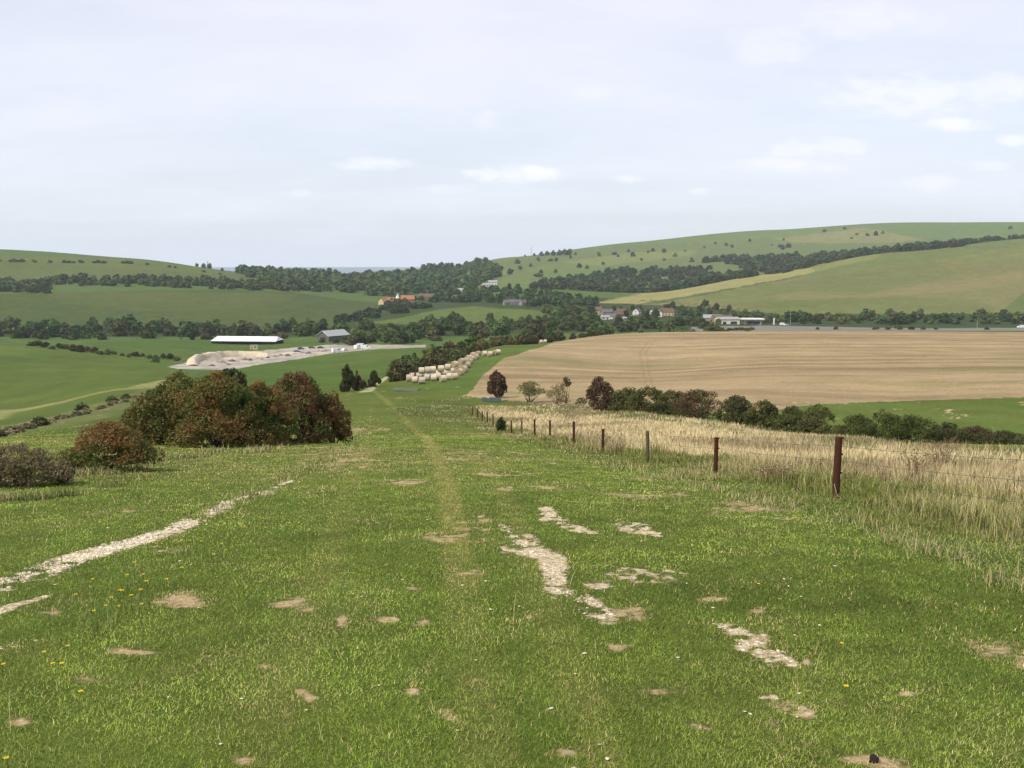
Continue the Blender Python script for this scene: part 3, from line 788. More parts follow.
def leaf_cloud(lobes, n, size, pal, zmin=0.0, seed=1, patch=1.2, aspect=.62, jit=.10, top=None, spk=.22):
    """leaf-sized rhombs on and in the lobes; pal = [(weight-centre colour)...] mixed in patches"""
    L = np.array(lobes, float)
    area = (L[:, 3] * L[:, 4] + L[:, 3] * L[:, 5] + L[:, 4] * L[:, 5]); 
    w = rng.choice(len(L), int(n * 1.25), p=area / area.sum())
    d = rng.standard_normal((len(w), 3)); d /= np.linalg.norm(d, axis=1)[:, None]
    rad = 1 - np.abs(rng.normal(0, .17, len(w))) + jit * rng.standard_normal(len(w)) * .6
    P = L[w, :3] + d * L[w, 3:] * rad[:, None]
    # drop leaves buried in other lobes
    depth = np.full(len(P), 9.0)
    for l in L:
        q = np.linalg.norm((P - l[:3]) / l[3:], axis=1); depth = np.minimum(depth, q)
    ok = (depth > .45) & (P[:, 2] > zmin)
    P = P[ok][:n]; d = d[ok][:n]; n = len(P)
    nrm = d * .8 + rng.standard_normal((n, 3)) * .7 + np.array([0, 0, .3]); nrm /= np.linalg.norm(nrm, axis=1)[:, None]
    a = np.cross(nrm, rng.standard_normal((n, 3))); a /= np.linalg.norm(a, axis=1)[:, None] + 1e-9
    b = np.cross(nrm, a)
    s = (size * np.exp(rng.normal(0, .3, n)))[:, None]
    v = np.stack([P - a * s, P - b * s * aspect, P + a * s, P + b * s * aspect], 1).reshape(-1, 3)
    f = np.arange(n)[:, None] * 4 + np.array([[0, 1, 2, 3]])
    pal = np.array(pal); q = vnoise3(P * patch, seed) * .6 + vnoise3(P * patch * 2.7, seed + 5) * .4
    if top is not None: q = q + top * (P[:, 2] - P[:, 2].mean()) / (np.ptp(P[:, 2]) + 1e-6)
    q = np.clip((q - .25) / .5, 0, .999) * (len(pal) - 1); i0 = q.astype(int); fr = (q - i0)[:, None]
    fr = np.clip(fr + rng.normal(0, .25, (n, 1)), 0, 1)
    c = pal[i0] * (1 - fr) + pal[np.minimum(i0 + 1, len(pal) - 1)] * fr
    c = c * (1 - spk + 2 * spk * rng.random((n, 1)))
    return v, f, np.repeat(np.clip(c, .003, .6), 4, 0)

def limbs(mb, base_pts, tips, r0):
    for k_, tip in enumerate(tips):
        b = Vector(base_pts[k_ % len(base_pts)]); t = Vector(tip)
        m = b.lerp(t, .5) + Vector((random.uniform(-.1, .1), random.uniform(-.1, .1), -.08)) * (t - b).length
        mb.tube([b, b.lerp(m, .6), m, t], [r0, r0 * .8, r0 * .55, r0 * .18], 6)

M_LEAF = leaf_mat('leaves', .28, 0, 0)
M_FAR = leaf_mat('far_leaves', .15, .42, .022)
M_BARK = plain_mat('bark', (.075, .06, .045), .95, 6, .35, .1, bump=.4, stretch=(4, 4, .7))
FK = 1.0
GREEN = [alb(58, 64, 34, FK), alb(80, 84, 44, FK), alb(102, 100, 54, FK)]
DULL = [alb(58, 62, 38, FK), alb(78, 82, 48, FK), alb(102, 102, 62, FK)]
RUST = [alb(72, 86, 38, .95), alb(94, 98, 48, .95), alb(114, 102, 56, .95), alb(122, 92, 56, .95)]
DEEPRED = [alb(68, 64, 42, FK), alb(90, 72, 52, FK), alb(108, 76, 58, FK)]

def shrub(name, loc, size, lobe_n, leaf_n, leaf, pal, label, cat, group=None, trunk=True, clear=.0, seed=1, patch=1.2, sp=.62, rs=.42, rz=0, top=None, stems=3, part='crown'):
    """a bush or small tree: Empty > trunk, crown"""
    w, d, h = size
    root = empty(name, loc, rz); tag(root, label, cat, group)
    L = dome_lobes(w, d, h, clear, lobe_n * 2)
    v, f, c = leaf_cloud(L, leaf_n, leaf, pal, .02, seed, patch, top=top)
    link(part, np_mesh(part, v, [f], M_LEAF, c), root)
    mb = MB(); bases = [(random.uniform(-.12, .12) * w * .5, random.uniform(-.12, .12) * d * .5, -.15) for _ in range(stems)]
    limbs(mb, bases, [tuple(l[:3]) for l in L[:lobe_n]], .018 * h)
    mb.build('trunk', M_BARK, root, smooth=True)
    return root

# --- hawthorns on the left
def place(u, Y): return on(u, Y)
shrub('hawthorn_tree', on(178, 40.5), (4.2, 3.8, 3.1), 17, 22000, .042, [RUST[0], RUST[1], RUST[2]], 'wide olive and brown hawthorn in the left half of the thicket', 'tree', 'hawthorns in the thicket', seed=3, patch=.9, clear=.10, top=.1)
shrub('hawthorn_tree', on(143, 39.5), (2.7, 2.4, 2.25), 12, 10000, .040, [RUST[0], RUST[2], RUST[1]], 'low hawthorn sloping down at the left end of the thicket', 'tree', 'hawthorns in the thicket', seed=5, patch=1.2, clear=.08)
shrub('hawthorn_tree', on(215, 37.6), (4.6, 3.4, 2.95), 17, 24000, .040, [RUST[0], RUST[1], RUST[2], RUST[3]], 'hawthorn at the front of the thicket, lowest on the slope', 'tree', 'hawthorns in the thicket', seed=7, patch=1.0, clear=.02)
shrub('hawthorn_tree', on(258, 39.0), (4.0, 3.2, 2.6), 16, 20000, .041, [RUST[0], RUST[1], RUST[3], RUST[2]], 'red-brown hawthorn right of the one at the front', 'tree', 'hawthorns in the thicket', seed=9, patch=1.1, clear=.02)
shrub('hawthorn_tree', on(295, 42), (4.2, 3.4, 3.2), 16, 22000, .042, [RUST[0], RUST[1], DEEPRED[2], RUST[2]], 'rounded brown-red hawthorn in the right half of the thicket', 'tree', 'hawthorns in the thicket', seed=13, patch=.9, clear=.04)
shrub('hawthorn_tree', on(328, 42.5), (2.3, 2.2, 2.35), 11, 8000, .041, [RUST[0], RUST[3], RUST[1]], 'small hawthorn sloping down at the right end of the thicket', 'tree', 'hawthorns in the thicket', seed=15, patch=1.2, clear=.03)
shrub('hawthorn_tree', on(228, 47.5), (3.2, 2.8, 3.75), 11, 9000, .062, [GREEN[0], DULL[1], DEEPRED[1]], 'dark hawthorn whose top rises behind the thicket', 'tree', 'hawthorns in the thicket', seed=17, patch=1.2, clear=.1)
shrub('hawthorn_bush', on(101, 23.2), (2.7, 1.9, 1.22), 16, 17000, .026, [RUST[0], alb(94, 98, 50, FK), alb(120, 104, 60, FK), alb(130, 100, 60, FK)], 'small orange-brown hawthorn bush standing alone left of the thicket', 'bush', seed=23, patch=2.0, top=.35, clear=.04)
shrub('bramble_bush', on(4, 19.0), (2.5, 1.7, .84), 16, 13000, .022, [alb(98, 96, 60, FK), alb(122, 110, 82, FK), alb(136, 118, 96, FK)], 'low mauve-brown bramble at the edge of the grass', 'bush', seed=29, patch=2.6)
shrub('bramble_bush', on(52, 19.6), (.7, .7, .42), 7, 1400, .026, [alb(70, 86, 44, FK), alb(96, 96, 62, FK)], 'little green bramble clump beside the mauve one', 'bush', seed=31, patch=2.6)

# --- hedge of bushes beyond the dry grass
HEDGE = [ # u, Y, w, h, palette, label
 (497,150,4.0,4.5,DEEPRED,'lone dark red hawthorn tree behind the blue trough','tree',.14),
 (601,104,3.9,4.0,DEEPRED,'dark red hawthorn standing at the far end of the hedge row','tree',.12),
 (628,100,3.4,2.8,GREEN,'green blackthorn bush right of the dark red hawthorn','bush',0),
 (650,97,3.6,2.9,GREEN,'green blackthorn bush in the middle of the hedge row','bush',0),
 (674,95,3.2,2.6,GREEN,'green blackthorn bush against the russet bush','bush',0),
 (703,90,4.2,3.0,[RUST[0],DEEPRED[1],DEEPRED[2]],'broad russet hawthorn bush in the hedge row','bush',.03),
 (739,85,2.8,2.8,[GREEN[0],DULL[1],DEEPRED[1]],'very dark bush with a straight left side','bush',.03),
 (766,83,2.6,2.7,GREEN,'deep green bush beside the very dark one','bush',.03),
 (797,78,2.6,2.1,[GREEN[0],DULL[1],RUST[1]],'olive bush left of the rusty fence post','bush',0),
 (822,76,2.9,2.4,[RUST[0],RUST[1],DEEPRED[1]],'brownish bush just behind the rusty fence post','bush',0),
 (812,72,1.9,1.4,[DULL[1],DULL[2],GREEN[1]],'low pale green bush in front of the brownish one','bush',0),
 (862,71,2.5,1.9,[GREEN[0],RUST[1]],'dark rounded bush right of the rusty fence post','bush',0),
 (890,69,3.0,2.2,[GREEN[0],RUST[0],RUST[1]],'widest dark olive bush of the right part of the hedge','bush',0),
 (922,67,2.8,2.1,[GREEN[0],RUST[0],RUST[1]],'dark olive bush with a brown top on the right','bush',0),
 (956,65,2.7,1.6,[DULL[0],DULL[1],RUST[1]],'lower olive bush sloping down to the right','bush',0),
 (985,63,2.6,1.5,[RUST[0],DULL[1],DEEPRED[1]],'low brown-green bush near the right edge','bush',0),
 (1015,61,2.6,1.3,[DULL[0],DULL[1],DULL[1]],'last low bush at the right edge of the hedge','bush',0),
 (1050,59,2.8,1.3,DULL,'low bush beyond the right edge','bush',0),
]
for i, (u, Y, w, h, pal, lab, cat, clr) in enumerate(HEDGE):
    if cat == 'bush': w *= 1.62; h *= 1.14 if u > 780 else .98
    shrub('hawthorn_tree' if cat == 'tree' else 'hedge_bush', on(u, Y, -.1), (w, w * .8, h), 13, 9000 if w > 2 else 4000, .0006 * Y + .008, pal, lab, cat,
          None if i == 0 else 'bushes along the field hedge', seed=40 + i, patch=1.1, clear=clr)
shrub('fan_shrub', on(530, 138), (5.4, 4.4, 3.2), 12, 2600, .085, [alb(104,108,64,FK), alb(128,126,80,FK)], 'pale fan-shaped elder shrub with thin open crown', 'bush', seed=71, clear=.38, stems=1)
shrub('thin_shrub', on(558, 128), (4.2, 3.4, 2.9), 10, 1500, .085, [alb(124,116,80,FK), alb(142,132,96,FK)], 'thin straw-coloured shrub, half leafless', 'bush', seed=73, clear=.2, stems=2)
shrub('thin_shrub', on(566, 132), (1.9, 1.8, 3.9), 6, 640, .085, [alb(104,100,62), alb(128,116,80)], 'thin shrub with a small tuft held high on its stem', 'bush', seed=75, clear=.6, stems=1)
shrub('thin_shrub', on(582, 122), (1.8, 1.6, 1.2), 8, 500, .075, [alb(112,112,66), alb(140,134,86)], 'low wispy shrub at the foot of the dark red hawthorn', 'bush', seed=76, clear=.05, stems=2)
shrub('juniper_bush', on(501, 73), (1.05, 1.0, 1.05), 8, 3000, .05, [alb(58,68,36,FK), alb(80,90,48,FK)], 'small dark pointed bush growing by the fence', 'bush', seed=77, patch=2)
shrub('gate_tree', on(346, 176), (3.3, 3.0, 5.0), 10, 4200, .16, [alb(58,66,34,FK), alb(80,86,44,FK)], 'tall narrow dark tree beside the chalk track', 'tree', seed=79, clear=.04)
shrub('gate_tree', on(355, 179), (2.6, 2.4, 3.6), 9, 2600, .16, [alb(78,74,46,FK), alb(100,86,56,FK)], 'brownish bush right against the tall narrow tree', 'bush', seed=81, clear=.04)
shrub('gate_tree', on(373, 190), (3.1, 3.0, 3.2), 10, 3400, .16, [alb(62,68,36,FK), alb(86,82,46,FK)], 'round dark bush above the chalk track', 'bush', seed=83, clear=.02)
shrub('gate_tree', on(362, 186), (1.5, 1.4, 1.7), 7, 1100, .15, [alb(60,70,38,FK), alb(84,88,48,FK)], 'small dark bush between the tall tree and the round bush', 'bush', seed=85)
for (u, v, w, h, s) in ((82,410,2.6,1.5,1),(40,424,2.2,1.0,2),(112,400,2.8,1.1,3),(126,397,2.6,1.0,4),(150,393,2.4,1.1,5)):
    p = hit(u, v + 2, 60)
    shrub('scrub_bush', p, (w, w * .8, h), 8, 1300, .12, [alb(82,92,54,FK), alb(112,110,72,FK)],
          {1: 'darkest round scrub bush on the grey boundary line left of the thicket', 2: 'low brown scrub bush lowest on the grey boundary line', 3: 'flat scrub bush halfway up the boundary line', 4: 'flat scrub bush just below the thicket', 5: 'scrub bush half hidden by the thicket'}[s],
          'bush', 'scrub bushes on the boundary line', seed=90 + s)

# --- (low scrub is placed after the shared meshes)
# --- shared far tree meshes (unit height)
def far_mesh(kind, seed, n, leaf, pal):
    if kind == 'tree': rad, clear = (.52, .52, .44), .0
    elif kind == 'tall': rad, clear = (.32, .32, .47), .06
    else: rad, clear = (.75, .7, .5), 0
    zc = clear + (1 - clear) * .5
    L = dome_lobes(rad[0] * 2.1, rad[1] * 2.1, 1.0, clear, 17, 0)
    L.append((0, 0, zc * .95, rad[0] * .62, rad[1] * .62, (1 - clear) * .36))
    v, f, c = leaf_cloud(L, n, leaf, pal, .0, seed, 3.0, spk=.10)
    if kind != 'bush':
        mb = MB(); mb.tube([(0, 0, -.06), (0, 0, zc)], [.035, .015], 5); o = len(v)
        v = np.vstack([v, mb.v]); f2 = [np.array([q]) + o for q in mb.f if len(q) == 4]
        f = np.vstack([f] + f2); c = np.vstack([c, np.tile((.06, .05, .04), (len(mb.v), 1))])
    return v, f, c
FG = [alb(54, 72, 40, .95), alb(72, 92, 46, .95), alb(94, 112, 56, .95)]
FO = [alb(64, 74, 40, 1.1), alb(88, 94, 50, 1.1), alb(108, 110, 60, 1.1)]
FB = [alb(68, 70, 40, 1.1), alb(90, 86, 52, 1.1), alb(108, 100, 60, 1.1)]
raw = {'tree': [far_mesh('tree', 200 + i, 760, .07, FG if i < 4 else FO) for i in range(6)],
       'tall': [far_mesh('tall', 220 + i, 620, .065, FG) for i in range(2)],
       'bush': [far_mesh('bush', 240 + i, 760, .085, [FG, FO, FB, FB][i]) for i in range(4)]}
FMESH = {k_: [np_mesh(k_ + '_far', v, [f], M_FAR, c) for v, f, c in lst] for k_, lst in raw.items()}
lite = [far_mesh('tree', 260 + i, 250, .125, FG if i < 4 else FO) for i in range(6)]

def far_tree(name, kind, p, h, label, group, cat='tree', wide=1.0, var=None):
    lst = FMESH[kind]; me = lst[random.randrange(len(lst)) if var is None else var]
    o = link(name, me, None, p); s = h
    o.scale = (s * wide * random.uniform(.9, 1.15), s * wide * random.uniform(.9, 1.15), s)
    o.rotation_euler = (0, 0, random.uniform(0, 6.28)); tag(o, label, cat, group); return o

def belt(n, u0, u1, Y0, Y1, h0, h1, label, group, kind='tree', name='broadleaf_tree', wide=1.0, ufun=None):
    """trees spread by stratified bearings over a strip of land"""
    for i in range(n):
        u = u0 + (u1 - u0) * (i + random.random()) / n; Y = random.uniform(Y0, Y1)
        if ufun: Y += ufun(u)
        kd = kind if kind != 'mix' else random.choice(['tree', 'tree', 'tree', 'tall', 'bush'])
        h = random.uniform(h0, h1) * (.6 if kd == 'bush' else 1)
        p = on(u, Y, -.3)
        far_tree(name, kd, p, h, label, group, 'tree', wide)
G1 = 'trees in the valley belt'
belt(42, -20, 205, 705, 850, 11, 16, 'dark green tree in the valley belt left of the white marquee', G1, 'mix', wide=1.15)
belt(30, 200, 325, 715, 840, 9, 13.5, 'green tree in the valley belt behind the white marquee', G1, 'mix', wide=1.2)
belt(44, 332, 440, 585, 790, 7.5, 11, 'green tree in the valley belt behind the pale yard and road', G1, 'mix', wide=1.25)
belt(46, 420, 600, 640, 860, 8, 12, 'dark tree in the valley belt behind the russet hedge', G1, 'mix', wide=1.25)
belt(46, 585, 720, 620, 850, 6.5, 9.0, 'green tree in front of the village houses', 'trees around the village', 'mix', wide=1.35)
belt(32, 560, 730, 930, 1090, 6.5, 10, 'tree growing among the village houses', 'trees around the village', 'tree', wide=1.1)
belt(12, 545, 592, 900, 1010, 8, 12, 'dark tree in the clump left of the village', 'trees left of the village', 'tree', wide=1.15)
belt(52, 722, 1040, 880, 960, 8.5, 12, 'dark tree in the roadside row below the golden hill', 'trees along the main road', 'mix', wide=1.3)
belt(16, 715, 755, 690, 720, 3.5, 4.8, 'dark bush screening the white buildings', 'bushes before the white buildings', 'bush', 'roadside_bush', 1.2)
for u, w_ in ((818, 5), (836, 7), (876, 8), (888, 8), (900, 9), (912, 8), (924, 7), (936, 6), (987, 6)):
    far_tree('roadside_bush', 'bush', on(u, 720, -.2), w_ * .42, 'dark bush on the near side of the main road', 'bushes beside the main road', 'bush', 1.2)
# russet hedge between the bales and the valley
hl = [(392,378,192),(405,370,215),(420,366,232),(436,362,250),(452,358,270),(470,353,292),(490,349,318),(512,345,335),(540,341,360),(570,336,400),(600,332,440)]
for i in range(34):
    t = i / 33 * (len(hl) - 1); k_ = min(int(t), len(hl) - 2); fr = t - k_
    u = hl[k_][0] * (1 - fr) + hl[k_ + 1][0] * fr; Y = hl[k_][2] * (1 - fr) + hl[k_ + 1][2] * fr
    if u < 480: lab = 'russet hedge bush behind the straw bales'
    else: lab = 'russet hedge bush along the left tip of the stubble field'
    far_tree('hedge_bush', 'bush', on(u + random.uniform(-4, 4), Y + random.uniform(0, 14) + 6, -.3), random.uniform(3.2, 5.0), lab, 'bushes in the russet hedge', 'bush', .85, random.choice([1, 2, 3]))
for i in range(16):
    u = 395 + 11 * i + random.uniform(-4, 4); t = (u - 392) / 208
    far_tree('hedge_tree', random.choice(['tree', 'bush']), on(u, 225 + t * 240 + random.uniform(10, 40), -.3), random.uniform(4.5, 6.5), 'olive tree rising out of the russet hedge', 'trees in the russet hedge', 'tree', 1.0)
# spur hedge on the left, short of the marquee field
for i in range(22):
    t = i / 21; u = 30 + 145 * t
    p = on(u, 470 + 25 * math.sin(i * 1.7) * .3 - 12 * t, -.2)
    far_tree('field_hedge_bush', 'bush', p, random.uniform(1.8, 3.4) * (1.3 if t < .4 else 1), 'brown-green bush of the hedge on the brow of the left field', 'bushes on the brow of the left field', 'bush', 1.1)
far_tree('field_hedge_bush', 'bush', on(154, 428, -.2), 2.6, 'dark low bush at the left end of the pale yard', None, 'bush', 1.3, 0)

# scattered trees on the far downs
for (u, Y, h) in ((541,2350,11),(549,2300,10),(527,2200,13),(513,2150,12),(571,2350,12),(559,2320,9),(537,2000,11),(520,2100,9),(508,1900,13),(516,1920,12),(535,1850,14),(541,1850,12),(554,1900,9),
    (574,2000,10),(585,2100,9),(600,2450,10),(612,2480,9),(620,2500,11),(628,2500,12),(636,2500,11),(643,2500,10),(652,2520,9),(660,2520,11),(672,2500,9),(680,2520,8),(706,2650,12),(712,2650,11),(722,2700,10),(731,2650,12),
    (748,2600,8),(770,2560,8),(785,2700,9),(818,2900,9),(823,2900,8),(838,2900,7),(851,2650,11),(857,2650,12),(863,2650,11),(870,2650,12),(878,2650,10),(690,2300,9),(600,2200,8),(640,2200,8),(664,2250,9),(688,2200,8),
    (775,2400,12),(782,2400,12),(790,2400,11),(1000,2720,9)):
    far_tree('hillside_tree', random.choice(['tree', 'tree', 'bush']), on(u + random.uniform(-5, 5), Y + random.uniform(-110, 110), -.4), h * random.uniform(.5, 1.25), 'small dark tree dotted over the far green down', 'trees dotted over the far down', 'tree', 1.2)
for i, u in enumerate((3, 14, 18, 22, 26, 38, 54, 68, 72, 77, 84, 97, 101, 107, 126, 130, 134, 150, 172, 178, 206, 222)):
    far_tree('hillside_tree', 'bush', on(u, 1520 + (u * .2), -.3), random.uniform(3.2, 5.6), 'small bush in the thin line across the top of the left hill', 'bushes across the left hill', 'bush', 1.4)
for u, h in ((199, 7), (206, 9), (212, 11), (224, 6), (240, 9), (248, 12), (254, 11)):
    far_tree('skyline_tree', 'tree', on(u, 1720, -.3), h, 'dark tree breaking the skyline at the end of the left hill', 'trees on the left skyline', 'tree', 1.1)
for u, h in ((534, 9), (541, 13), (547, 14), (553, 15), (559, 16), (564, 18), (569, 18), (575, 8), (525, 6)):
    far_tree('skyline_tree', 'tree', on(u, 2560, -.5), h, 'dark tree in the clump on the central skyline', 'trees on the central skyline', 'tree', 1.2)

FMESH['scrub'] = [np_mesh('scrub_far', v_, [f_], M_FAR, c_) for v_, f_, c_ in [far_mesh('bush', 290 + i, 420, .10, [alb(112, 112, 76, 1.2), alb(138, 132, 96, 1.2), alb(150, 140, 108, 1.2)]) for i in range(2)]]
for i in range(22):
    t = (i + random.random()) / 22; p = hit(135 - 150 * t, 398 + 42 * t ** .9 + random.uniform(-1.5, 1.5), 60)
    far_tree('low_scrub_bush', 'scrub', p, random.uniform(.35, .85), 'low grey-green scrub along the pale boundary line on the left', 'low scrub along the boundary line', 'bush', 1.9)
# woods that read as one mass
def woodland(name, n, label, pts=None, box=None, h=(9, 14), poly=None, wide=1.0):
    V_ = []; F_ = []; C_ = []; o = 0; k_ = 0; tries = 0
    while k_ < n and tries < n * 30:
        tries += 1
        u = random.uniform(box[0], box[1]); Y = random.uniform(box[2], box[3])
        p = on(u, Y)
        if poly is not None:
            uu, vv = project(np.array([p.x]), np.array([p.y]), np.array([p.z]))
            if not in_poly(poly, uu, vv)[0]: continue
        v, f, c = lite[random.randrange(6)]
        hh = random.uniform(*h); a = random.uniform(0, 6.28); ca, sa = math.cos(a), math.sin(a); wd = hh * wide * random.uniform(1.1, 1.6)
        vv = np.stack([(v[:, 0] * ca - v[:, 1] * sa) * wd + p.x, (v[:, 0] * sa + v[:, 1] * ca) * wd + p.y, v[:, 2] * hh + p.z - .6], -1)
        V_.append(vv); F_.append(f + o); C_.append(c * random.uniform(.6, 1.0) * np.array([random.uniform(.88, 1.06), 1, random.uniform(.95, 1.2)])); o += len(v); k_ += 1
    me = np_mesh(name, np.vstack(V_), [np.vstack(F_)], M_FAR, np.vstack(C_))
    tag(link(name, me), label, kind='stuff')
woodland('woodland', 640, 'dark wood covering the saddle between the hills', box=(225, 500, 1400, 2350), h=(10, 17),
         poly=[(236,272),(300,273),(345,277),(400,275),(430,268),(452,264),(492,262),(505,275),(480,285),(470,300),(420,300),(380,298),(350,294),(330,292),(260,291),(262,284)])
woodland('woodland', 560, 'dark wood on the slope above the village', box=(520, 775, 1420, 2050), h=(9, 14),
         poly=[(520,292),(545,283),(590,278),(610,272),(700,270),(720,266),(705,274),(760,277),(640,297),(590,304),(530,300)])
woodland('woodland', 420, 'long dark wood behind the golden hill', box=(690, 1060, 1650, 2300), h=(11, 17),
         poly=[(690,264),(715,260),(790,259),(850,255),(900,250),(1060,238),(1060,262),(880,264),(800,276),(760,274),(720,262)])
woodland('woodland', 90, 'dark copse at the left edge of the hill field', box=(-40, 56, 1180, 1420), h=(8, 13), poly=[(-60,284),(20,284),(48,284),(52,293),(40,300),(20,302),(28,309),(-60,314)])
woodland('hedgerow_wood', 210, 'dark hedgerow along the top of the left hill field', box=(40, 330, 1250, 1420), h=(7, 11), poly=[(45,283),(60,279),(150,279),(260,283),(330,284),(336,292),(260,291),(150,287),(60,286)])
woodland('woodland', 200, 'trees around the hamlet in the valley', box=(380, 600, 1080, 1480), h=(7, 11), poly=[(385,306),(420,303),(480,303),(560,309),(590,311),(596,301),(560,296),(500,288),(470,290),(420,296),(390,302)])
woodland('hedgerow_wood', 90, 'dark hedge dropping from the hamlet towards the valley', box=(320, 430, 860, 1250), h=(5, 8), poly=[(332,324),(350,318),(385,308),(430,305),(432,309),(400,314),(370,320),(340,327)])

# ------------------------------------------------------------------ wire fence
M_RUST = plain_mat('rusty_post', tuple(alb(116, 60, 40)), .85, 14, .35, .2, bump=.3, col2=tuple(alb(92, 62, 46)))
M_OLDW = plain_mat('weathered_wood', tuple(alb(120, 112, 92)), .9, 9, .3, .1, bump=.4, stretch=(5, 5, .6))
M_WIRE = plain_mat('wire', (.16, .15, .14), .6, 20, .2, .4, metal=.6)
FY = [-2.0, 4.6, 10.9, 17, 23.6, 30.2, 37, 43.3, 50.3, 56.1, 62.2, 68.2, 75, 82, 87.6, 93, 99, 105.7]
fpts = []
for Y in FY:
    X = 3.7 - .12 * (Y - 37); fpts.append(Vector((X, Y, float(H(X, Y)))))
fence = empty('wire_fence', fpts[3]); tag(fence, 'wire fence on rusty red posts between the turf and the dry grass', 'fence')
off = fpts[3]
for i, p in enumerate(fpts):
    h = 1.18 if i == 3 else 1.06 + random.uniform(-.06, .06)
    wood = i in (5, 10, 13); lean = Vector((random.uniform(-.03, .03), random.uniform(-.03, .03), 0)) * (0.6 if i == 3 else 1)
    mb = MB(); q = p - off; rad = .068 if i == 3 else .056
    mb.tube([q + Vector((0, 0, -.35)), q + lean * .4 + Vector((0, 0, h * .5)), q + lean + Vector((0, 0, h - .012)), q + lean + Vector((0, 0, h))],
            [rad * 1.02, rad, rad * .97, rad * .8], 12)
    if not wood:
        for zz in (.42, .72, .98): mb.box(tuple(q + lean * zz + Vector((rad + .006, -.02, h * zz))), (.02, .025, .035))
    o = mb.build('post', M_OLDW if wood else M_RUST, fence, smooth=False)
    if wood: o['label'] = 'grey weathered wooden post'
for zz in (.40, .68, .94):
    mb = MB(); P_ = []
    for a, b in zip(fpts[:-1], fpts[1:]):
        for t in (0, .33, .66):
            P_.append(a.lerp(b, t) - off + Vector((.075, 0, zz * 1.06 - .03 * math.sin(t * 3.14159))))
    mb.tube(P_, .0032, 4); mb.build('wire', M_WIRE, fence)
mb = MB(); q = fpts[3] - off
mb.tube([q + Vector((-.06, -.06, .30)), q + Vector((-.03, -.12, .12)), q + Vector((.08, -.22, .0)), q + Vector((.16, -.34, -.06))], .008, 5)
mb.build('loose_cord', plain_mat('cord', tuple(alb(206, 194, 160)), .9, 10, .2), fence)

# gate posts at the foot of the track
for u, v, h, lab in ((344,384,1.35,'pale wooden gate post under the tall narrow tree'),(363,388,1.1,'dark wooden post at the start of the chalk track'),(356,386,1.0,'short wooden post between tree and track')):
    p = hit(u, v, 100); mb = MB(); mb.tube([(0, 0, -.3), (0, 0, h - .03), (0, 0, h)], [.11, .10, .06], 10)
    tag(mb.build('gate_post', M_OLDW, None, p), lab, 'post')

# ------------------------------------------------------------------ troughs
def trough(name, loc, rz, L, W, Hh, mat, label):
    root = empty(name, loc, rz); tag(root, label, 'trough')
    mb = MB(); t = .06
    mb.box((0, 0, .10), (L - .1, W - .1, .08))
    for s in (-1, 1):
        mb.box((0, s * (W / 2 - t / 2), Hh / 2 + .06), (L, t, Hh - .06)); mb.box((s * (L / 2 - t / 2), 0, Hh / 2 + .06), (t, W - 2 * t - .004, Hh - .07))
    mb.build('tank', mat, root)
    for s in (-1, 1):
        m2 = MB(); m2.box((s * L * .36, 0, .02), (.22, W * .9, .12)); m2.build('foot', M_OLDW, root)
    m3 = MB(); m3.face([(-L / 2 + t, -W / 2 + t, Hh * .8), (L / 2 - t, -W / 2 + t, Hh * .8), (L / 2 - t, W / 2 - t, Hh * .8), (-L / 2 + t, W / 2 - t, Hh * .8)])
    m3.build('water', plain_mat('trough_water', (.10, .13, .15), .1, 2, .1, .6), root)
    return root
tr = trough('water_trough', on(491, 141), R_(-6), 2.9, .85, .62, plain_mat('galvanised', tuple(alb(120, 132, 140)), .55, 4, .2, .5, metal=.2), 'blue-grey metal water trough under the lone dark red tree')
m4 = MB(); m4.box((-.5, 0, .70), (.42, .5, .16), taper=.8); m4.build('valve_cover', plain_mat('white_cover', tuple(alb(224, 222, 214)), .6, 3, .05), tr)
trough('feed_trough', hit(406, 391, 100), R_(-14), 4.9, .7, .48, plain_mat('concrete', tuple(alb(158, 158, 146)), .9, 5, .15, .2), 'long pale grey trough on the grass below the bales')

# ------------------------------------------------------------------ straw bales
def bale_mat():
    m, nt, out = new_mat('straw_bale')
    tc = N(nt, 'ShaderNodeTexCoord'); mp = N(nt, 'ShaderNodeMapping'); mp.inputs['Scale'].default_value = (14, 3, 3); nt.links.new(tc.outputs['Object'], mp.inputs[0])
    nz = noise(nt, mp.outputs[0], 2.5, 6, .7); n2 = noise(nt, tc.outputs['Object'], 1.4, 4)
    oi = N(nt, 'ShaderNodeObjectInfo')
    c = mixc(nt, rng_map(nt, nz, .3, .7, 0, 1), tuple(alb(200, 184, 156, 1.45)), tuple(alb(232, 222, 200, 1.25)))
    c = mixc(nt, rng_map(nt, n2, .5, .75, 0, .5), c, tuple(alb(172, 148, 116, 1.5)))
    hs = N(nt, 'ShaderNodeHueSaturation'); nt.links.new(c, hs.inputs['Color']); nt.links.new(rng_map(nt, oi.outputs['Random'], 0, 1, .82, 1.15), hs.inputs['Value'])
    p = N(nt, 'ShaderNodeBsdfPrincipled'); p.inputs['Roughness'].default_value = .95; p.inputs['Specular IOR Level'].default_value = .05
    nt.links.new(hs.outputs[0], p.inputs['Base Color'])
    bp = N(nt, 'ShaderNodeBump'); bp.inputs['Strength'].default_value = .6; bp.inputs['Distance'].default_value = .05
    nt.links.new(nz, bp.inputs['Height']); nt.links.new(bp.outputs[0], p.inputs['Normal']); nt.links.new(p.outputs[0], out.inputs[0])
    return m
M_BALE = bale_mat(); M_BALE_END = plain_mat('straw_end', tuple(alb(188, 162, 126, 1.5)), .95, 5, .35, .05, bump=.5)
